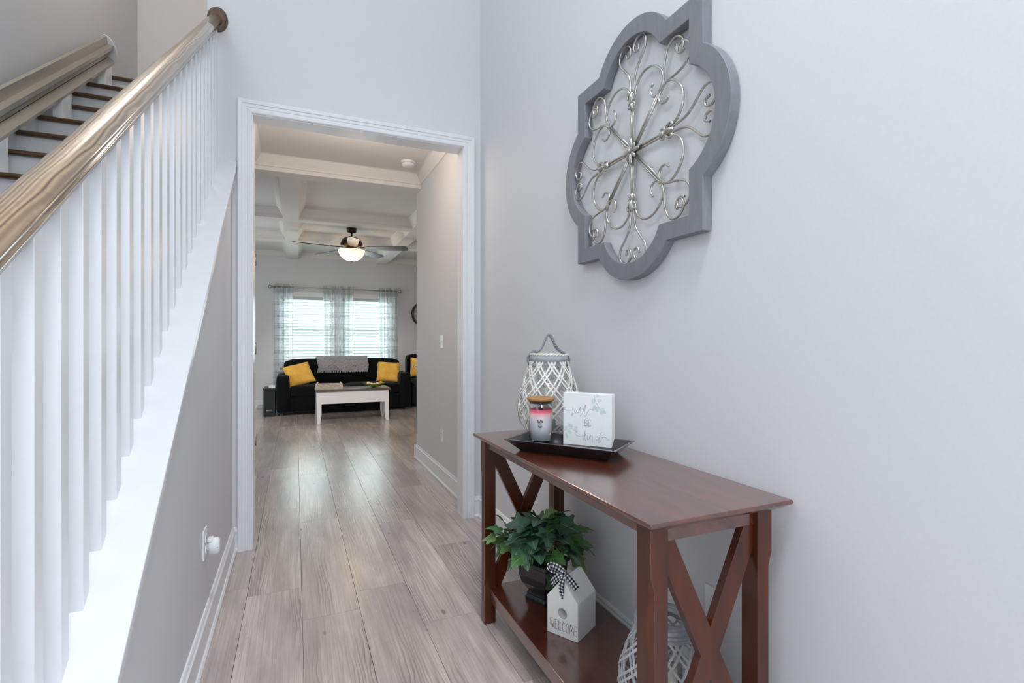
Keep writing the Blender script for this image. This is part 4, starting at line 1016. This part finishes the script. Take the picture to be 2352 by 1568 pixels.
def thf(u, v):
    x = (u - .5) * .86 * (1 + .05 * (v - .5)) ; s_ = v * .72
    # runs from the front of the back cushion, over the top, down behind
    if s_ < .30: y, z = -.215 - .02 * math.sin(PI * s_ / .30), .085 + s_ * .76
    elif s_ < .64: q = (s_ - .30) / .34; y, z = -.215 + .35 * q, .315 + .03 * math.sin(PI * q)
    else: q = (s_ - .64); y, z = .14, .315 - q
    j = .007
    return (x + .012 * math.sin(11 * v) + rb.uniform(-j, j), y + .006 * math.sin(19 * u) + rb.uniform(-j, j) - .012, z + rb.uniform(-j, j) * .7 + (.012 * math.sin(6 * u) if v < .1 else 0))
m = MB(); m.grid(thf, 110, 90); m.build('fur', 'fur', th)
m = MB()
for q in range(70):
    x = -.42 + .84 * q / 69 + rb.uniform(-.006, .006); m.tube([(x, -.225, .092), (x + rb.uniform(-.008, .008), -.235, .062)], .004, 4)
m.build('fringe', 'fur', th)
# coffee table
cf_ = thing('coffee_table', 'white coffee table with dark lift top in front of the sofa', 'coffee table', (.80, 8.07, 0)); FO = (.80, 8.07, 0)
CX0, CX1, CY0, CY1 = .285, 1.315, 7.83, 8.31
MB().box(CX0 - .02, CX1 + .02, CY0 - .02, CY1 + .02, .462, .492).build('tabletop', 'table_top_dark', cf_, off=FO, bevel=.003)
for (a, e, y0, y1) in ((CX0, CX1, CY0, CY0 + .02), (CX0, CX1, CY1 - .02, CY1)): MB().box(a + .06, e - .06, y0, y1, .285, .462).build('apron', 'table_white', cf_, off=FO)
for a in (CX0, CX1 - .02): MB().box(a, a + .02, CY0 + .06, CY1 - .06, .285, .462).build('apron', 'table_white', cf_, off=FO)
for lx, sx in ((CX0, 1), (CX1, -1)):
    for ly, sy in ((CY0, 1), (CY1, -1)):
        m = MB(); w0 = .066
        def ring(w_, z): return [(lx, ly, z), (lx + sx * w_, ly, z), (lx + sx * w_, ly + sy * w_, z), (lx, ly + sy * w_, z)]
        m.loft([ring(.044, 0), ring(.062, .12), ring(.062, .462)]); m.build('leg', 'table_white', cf_, off=FO, bevel=.002, seg=1)
cr = thing('wooden_crate', 'whitewashed wooden tray crate with rope handles on the coffee table', 'crate', (.46, 7.98, .492), R(-3)); 
for (a, e, y0, y1) in ((-.19, .19, -.13, -.115), (-.19, .19, .115, .13)):
    MB().box(a, e, y0, y1, 0, .075).build('side_board', 'crate_wood', cr, bevel=.002)
for a in (-.19, .175): MB().box(a, a + .015, -.115, .115, 0, .075).build('end_board', 'crate_wood', cr, bevel=.002)
MB().box(-.175, .175, -.115, .115, 0, .012).build('bottom_board', 'crate_wood', cr)
for sx in (-1, 1):
    m = MB(); m.tube(catmull([(sx * .185, -.05, .06), (sx * .165, -.035, .09), (sx * .155, 0, .10), (sx * .165, .035, .09), (sx * .185, .05, .06)], 5), .008, 7); m.build('rope_handle', 'rope_white', cr)
bwl = thing('leaf_bowl', 'green leaf shaped bowl on the coffee table', 'bowl', (1.12, 8.0, .492))
def bowlf(u, v):
    a_ = 2 * PI * u; r_ = v; w_ = 1 + .06 * math.sin(5 * a_)
    return (.175 * r_ * w_ * math.cos(a_), .10 * r_ * w_ * math.sin(a_), .004 + .055 * r_ ** 2.2 + .012 * r_ * math.cos(2 * a_))
m = MB(); m.grid(bowlf, 40, 8); m.grid(lambda u, v: (bowlf(u, v)[0] * .97, bowlf(u, v)[1] * .97, bowlf(u, v)[2] + .006), 40, 8); m.build('bowl', 'bowl_green', bwl)
balls = [(-.09, 0, 'cream'), (-.045, -.03, 'cream'), (0.0, -.035, 'cream'), (.05, -.02, 'cream'), (.095, .0, 'gold'), (.0, .025, 'cream'), (-.04, .03, 'gold'), (.05, .03, 'cream')]
where = ['leftmost in the green bowl', 'second from the left in the green bowl', 'front middle of the green bowl', 'right of centre in the green bowl', 'rightmost in the green bowl', 'back middle of the green bowl', 'back left of the green bowl', 'back right of the green bowl']
for (x, y, c), w_ in zip(balls, where):
    o = thing('decor_ball', ('small cream' if c == 'cream' else 'small golden') + ' decorative ball, ' + w_, 'ball', (1.12 + x, 8.0 + y, .492 + .016 + .03 * (abs(x) / .1) ** 2), group='decorative balls in the leaf bowl')
    m = MB(); m.ell((0, 0, .024), (.026, .026, .024)); m.build('ball', 'ball_' + c, o)
    m = MB(); m.tube([(.0262 * math.cos(a_), 0, .024 + .0245 * math.sin(a_)) for a_ in [2 * PI * q / 16 for q in range(17)]], .0018, 5, caps=False); m.build('band', 'rope_white', o)
# side table at left of sofa
sdt = thing('side_table', 'low black side table beside the left sofa arm', 'side table', (-.385, 8.99, 0))
MB().box(-.085, .085, -.12, .28, .02, .43).build('body', 'side_table_black', sdt, bevel=.003)
MB().box(-.09, .09, -.125, .285, .43, .455).build('top', 'side_table_black', sdt, bevel=.003)
q = MB().box(-.08, .08, -.128, -.12, .04, .42).build('door', 'side_table_black', sdt, bevel=.002)
MB().tube([(-.04, -.138, .10), (.045, -.138, .095)], .004, 6).build('handle', 'chrome', q)
for x in (-.07, .07):
    for y in (-.1, .26): MB().box(x - .012, x + .012, y - .012, y + .012, 0, .02).build('foot', 'side_table_black', sdt)
wb = thing('white_box', 'small white box on the black side table', 'box', (-.345, 8.99, .455))
MB().box(-.05, .045, -.06, .07, 0, .03).build('body', 'white_plastic', wb, bevel=.003); MB().box(-.045, .04, -.055, .065, .03, .042).build('lid', 'white_plastic', wb, bevel=.003)
# wall clock
ck = thing('wall_clock', 'round dark rimmed wall clock half hidden by the hallway corner', 'clock', (2.395, YFAR, 1.76))
m = MB(); m.loft([[(r_ * math.cos(2 * PI * j / 48), -d, r_ * math.sin(2 * PI * j / 48)) for j in range(48)] for r_, d in ((.252, .002), (.255, .03), (.245, .042), (.225, .042), (.216, .03), (.216, .012))], True, caps=False); m.build('rim', 'clock_rim', ck)
m = MB(); m.loft([[(r_ * math.cos(2 * PI * j / 48), -d, r_ * math.sin(2 * PI * j / 48)) for j in range(48)] for r_, d in ((.216, .002), (.216, .014), (.001, .014))], True); m.build('face', 'clock_face', ck)
for h in range(12):
    a_ = PI / 2 - h * PI / 6; m = MB(); num = ('XII', 'I', 'II', 'III', 'IIII', 'V', 'VI', 'VII', 'VIII', 'IX', 'X', 'XI')[h]; w_ = {'I': .012, 'V': .022, 'X': .022}
    tot = sum(w_[c] for c in num); x = -tot / 2
    ux, uz = Vector((math.sin(a_), 0, -math.cos(a_))), Vector((math.cos(a_), 0, math.sin(a_)))
    cc = Vector((math.cos(a_) * .17, -.0155, math.sin(a_) * .17))
    for c in num:
        wc = w_[c]; ss = {'I': [((.5, 0), (.5, 1))], 'V': [((.1, 1), (.5, 0)), ((.5, 0), (.9, 1))], 'X': [((.1, 0), (.9, 1)), ((.1, 1), (.9, 0))]}[c]
        for (p, q_) in ss: m.ribbon([cc + ux * (x + p[0] * wc) + uz * (p[1] - .5) * .05, cc + ux * (x + q_[0] * wc) + uz * (q_[1] - .5) * .05], (0, -1, 0), .006, .002)
        x += wc
    m.build('numeral', 'cloth_white' , ck)
m = MB(); m.ribbon([(0, -.02, 0), (.06, -.02, .09)], (0, -1, 0), .01, .003); m.build('hour_hand', 'clock_rim', ck)
m = MB(); m.ribbon([(0, -.023, 0), (-.03, -.023, .16)], (0, -1, 0), .008, .003); m.build('minute_hand', 'clock_rim', ck)

# ------------------------------------------------------------------ front entrance behind the viewer (source of the foyer daylight)
d2 = thing('door_2', 'white glazed front door with sidelights behind the viewer', 'door', (.35, YF - .07, 0), kind='structure')
m = MB()
for a, e in ((-.65, -.60), (-.36, -.28), (.28, .36), (.60, .65)): m.box(a, e, -.03, .03, 0, 2.35)
for a, e in ((0, .25), (2.05, 2.12), (2.30, 2.35)): m.box(-.60, .60, -.029, .029, a, e)
m.build('door_frame', 'trim_paint', d2); MB().box(-.60, .60, -.004, .004, .25, 2.30).build('pane', 'window_glass', d2)
w3 = thing('window_3', 'tall white framed window above the front door', 'window', (-.2, YF - .07, UZ[0]), kind='structure')
m = MB(); hh = UZ[1] - UZ[0]
for a, e in ((-1, -.94), (-.03, .03), (.94, 1)): m.box(a, e, -.03, .03, 0, hh)
for a, e in ((0, .06), (hh / 2 - .02, hh / 2 + .02), (hh - .06, hh)): m.box(-.94, .94, -.029, .029, a, e)
m.build('window_frame', 'trim_paint', w3); MB().box(-.94, .94, -.004, .004, .06, hh - .06).build('pane', 'window_glass', w3)
w4 = thing('window_4', 'added white framed window high over the stairs, out of view', 'window', (XL - .06, .6, SWZ[0]), kind='structure')  # unseen window added around the fill light above the stairs
m = MB(); hh = SWZ[1] - SWZ[0]
for a, e in ((-1.3, -1.24), (-.46, -.40), (.40, .46), (1.24, 1.3)): m.box(-.03, .03, a, e, 0, hh)
for a, e in ((0, .06), (hh - .06, hh)): m.box(-.029, .029, -1.24, 1.24, a, e)
m.build('window_frame', 'trim_paint', w4); MB().box(-.004, .004, -1.24, 1.24, .06, hh - .06).build('pane', 'window_glass', w4)
# warm lamps the house has out of view: upstairs hall and kitchen side of the living room
def bulb(name, label, loc, power, col):
    t = thing(name, label, 'ceiling light', loc)
    m = MB(); m.lathe([(.001, 0), (.15, 0), (.15, -.02), (.14, -.03), (.001, -.03)], 28); m.build('base', 'nickel', t)
    m = MB(); m.lathe([(.13, -.03), (.125, -.06), (.09, -.09), (.001, -.10)], 28); m.build('shade', 'frosted_lamp', t)
    d = bpy.data.lights.new(name + '_glow', 'POINT'); d.energy = power; d.color = col; d.shadow_soft_size = .20
    o = bpy.data.objects.new(name + '_glow', d); COL.objects.link(o); o.location = (loc[0], loc[1], loc[2] - .22)
bulb('landing_light', 'round landing ceiling light out of view above the stairs', (-.95, 4.0, ZT), 36, (1, .93, .85))
bulb('kitchen_light', 'round ceiling light out of view at the right of the living room', (2.6, 6.0, ZC), 12, (1, .80, .60))
fp = thing('foyer_overhead_fill', 'added round drum fill light high in the foyer, out of view', 'ceiling light', (.35, -.4, ZT))  # added overhead fill that brightens the foyer floor
m = MB(); m.lathe([(.001, 0), (.46, 0), (.46, -.09), (.45, -.09), (.45, -.01), (.001, -.01)], 40); m.build('drum', 'nickel', fp)
m = MB(); m.lathe([(.449, -.05), (.449, -.06), (.001, -.06), (.001, -.05)], 40); m.build('diffuser', 'frosted_lamp', fp)
fd = bpy.data.lights.new('foyer_fill_lamp', 'AREA'); fd.shape = 'DISK'; fd.size = .88; fd.energy = 62; fd.color = (.88, .925, 1.0); fd.spread = R(112)
fo_ = bpy.data.objects.new('foyer_fill_lamp', fd); COL.objects.link(fo_); fo_.location = (.35, -.4, ZT - .095)
bulb('hallway_light', 'round ceiling light out of view just inside the opening', (.4, 3.75, ZC), 13, (1, .86, .74))

ey = thing('living_fill_spot', 'added fill spot in the hallway ceiling aimed at the sofa, out of view', 'ceiling light', (.4, 4.12, ZC))  # added unseen spot to brighten sofa front, pillows and coffee table
m = MB(); m.lathe([(.07, 0), (.075, -.004), (.055, -.010), (.05, -.002)], 24, caps=False); m.build('trim_ring', 'white_plastic', ey)
sd_ = bpy.data.lights.new('living_fill_lamp', 'SPOT'); sd_.energy = 300; sd_.color = (1, .94, .87); sd_.spot_size = R(44); sd_.spot_blend = .6; sd_.shadow_soft_size = .05
so_ = bpy.data.objects.new('living_fill_lamp', sd_); COL.objects.link(so_); so_.location = (.4, 4.12, ZC - .03)
so_.rotation_euler = (Vector((.80, 8.6, .35)) - Vector((.4, 4.12, ZC - .03))).to_track_quat('-Z', 'Y').to_euler()
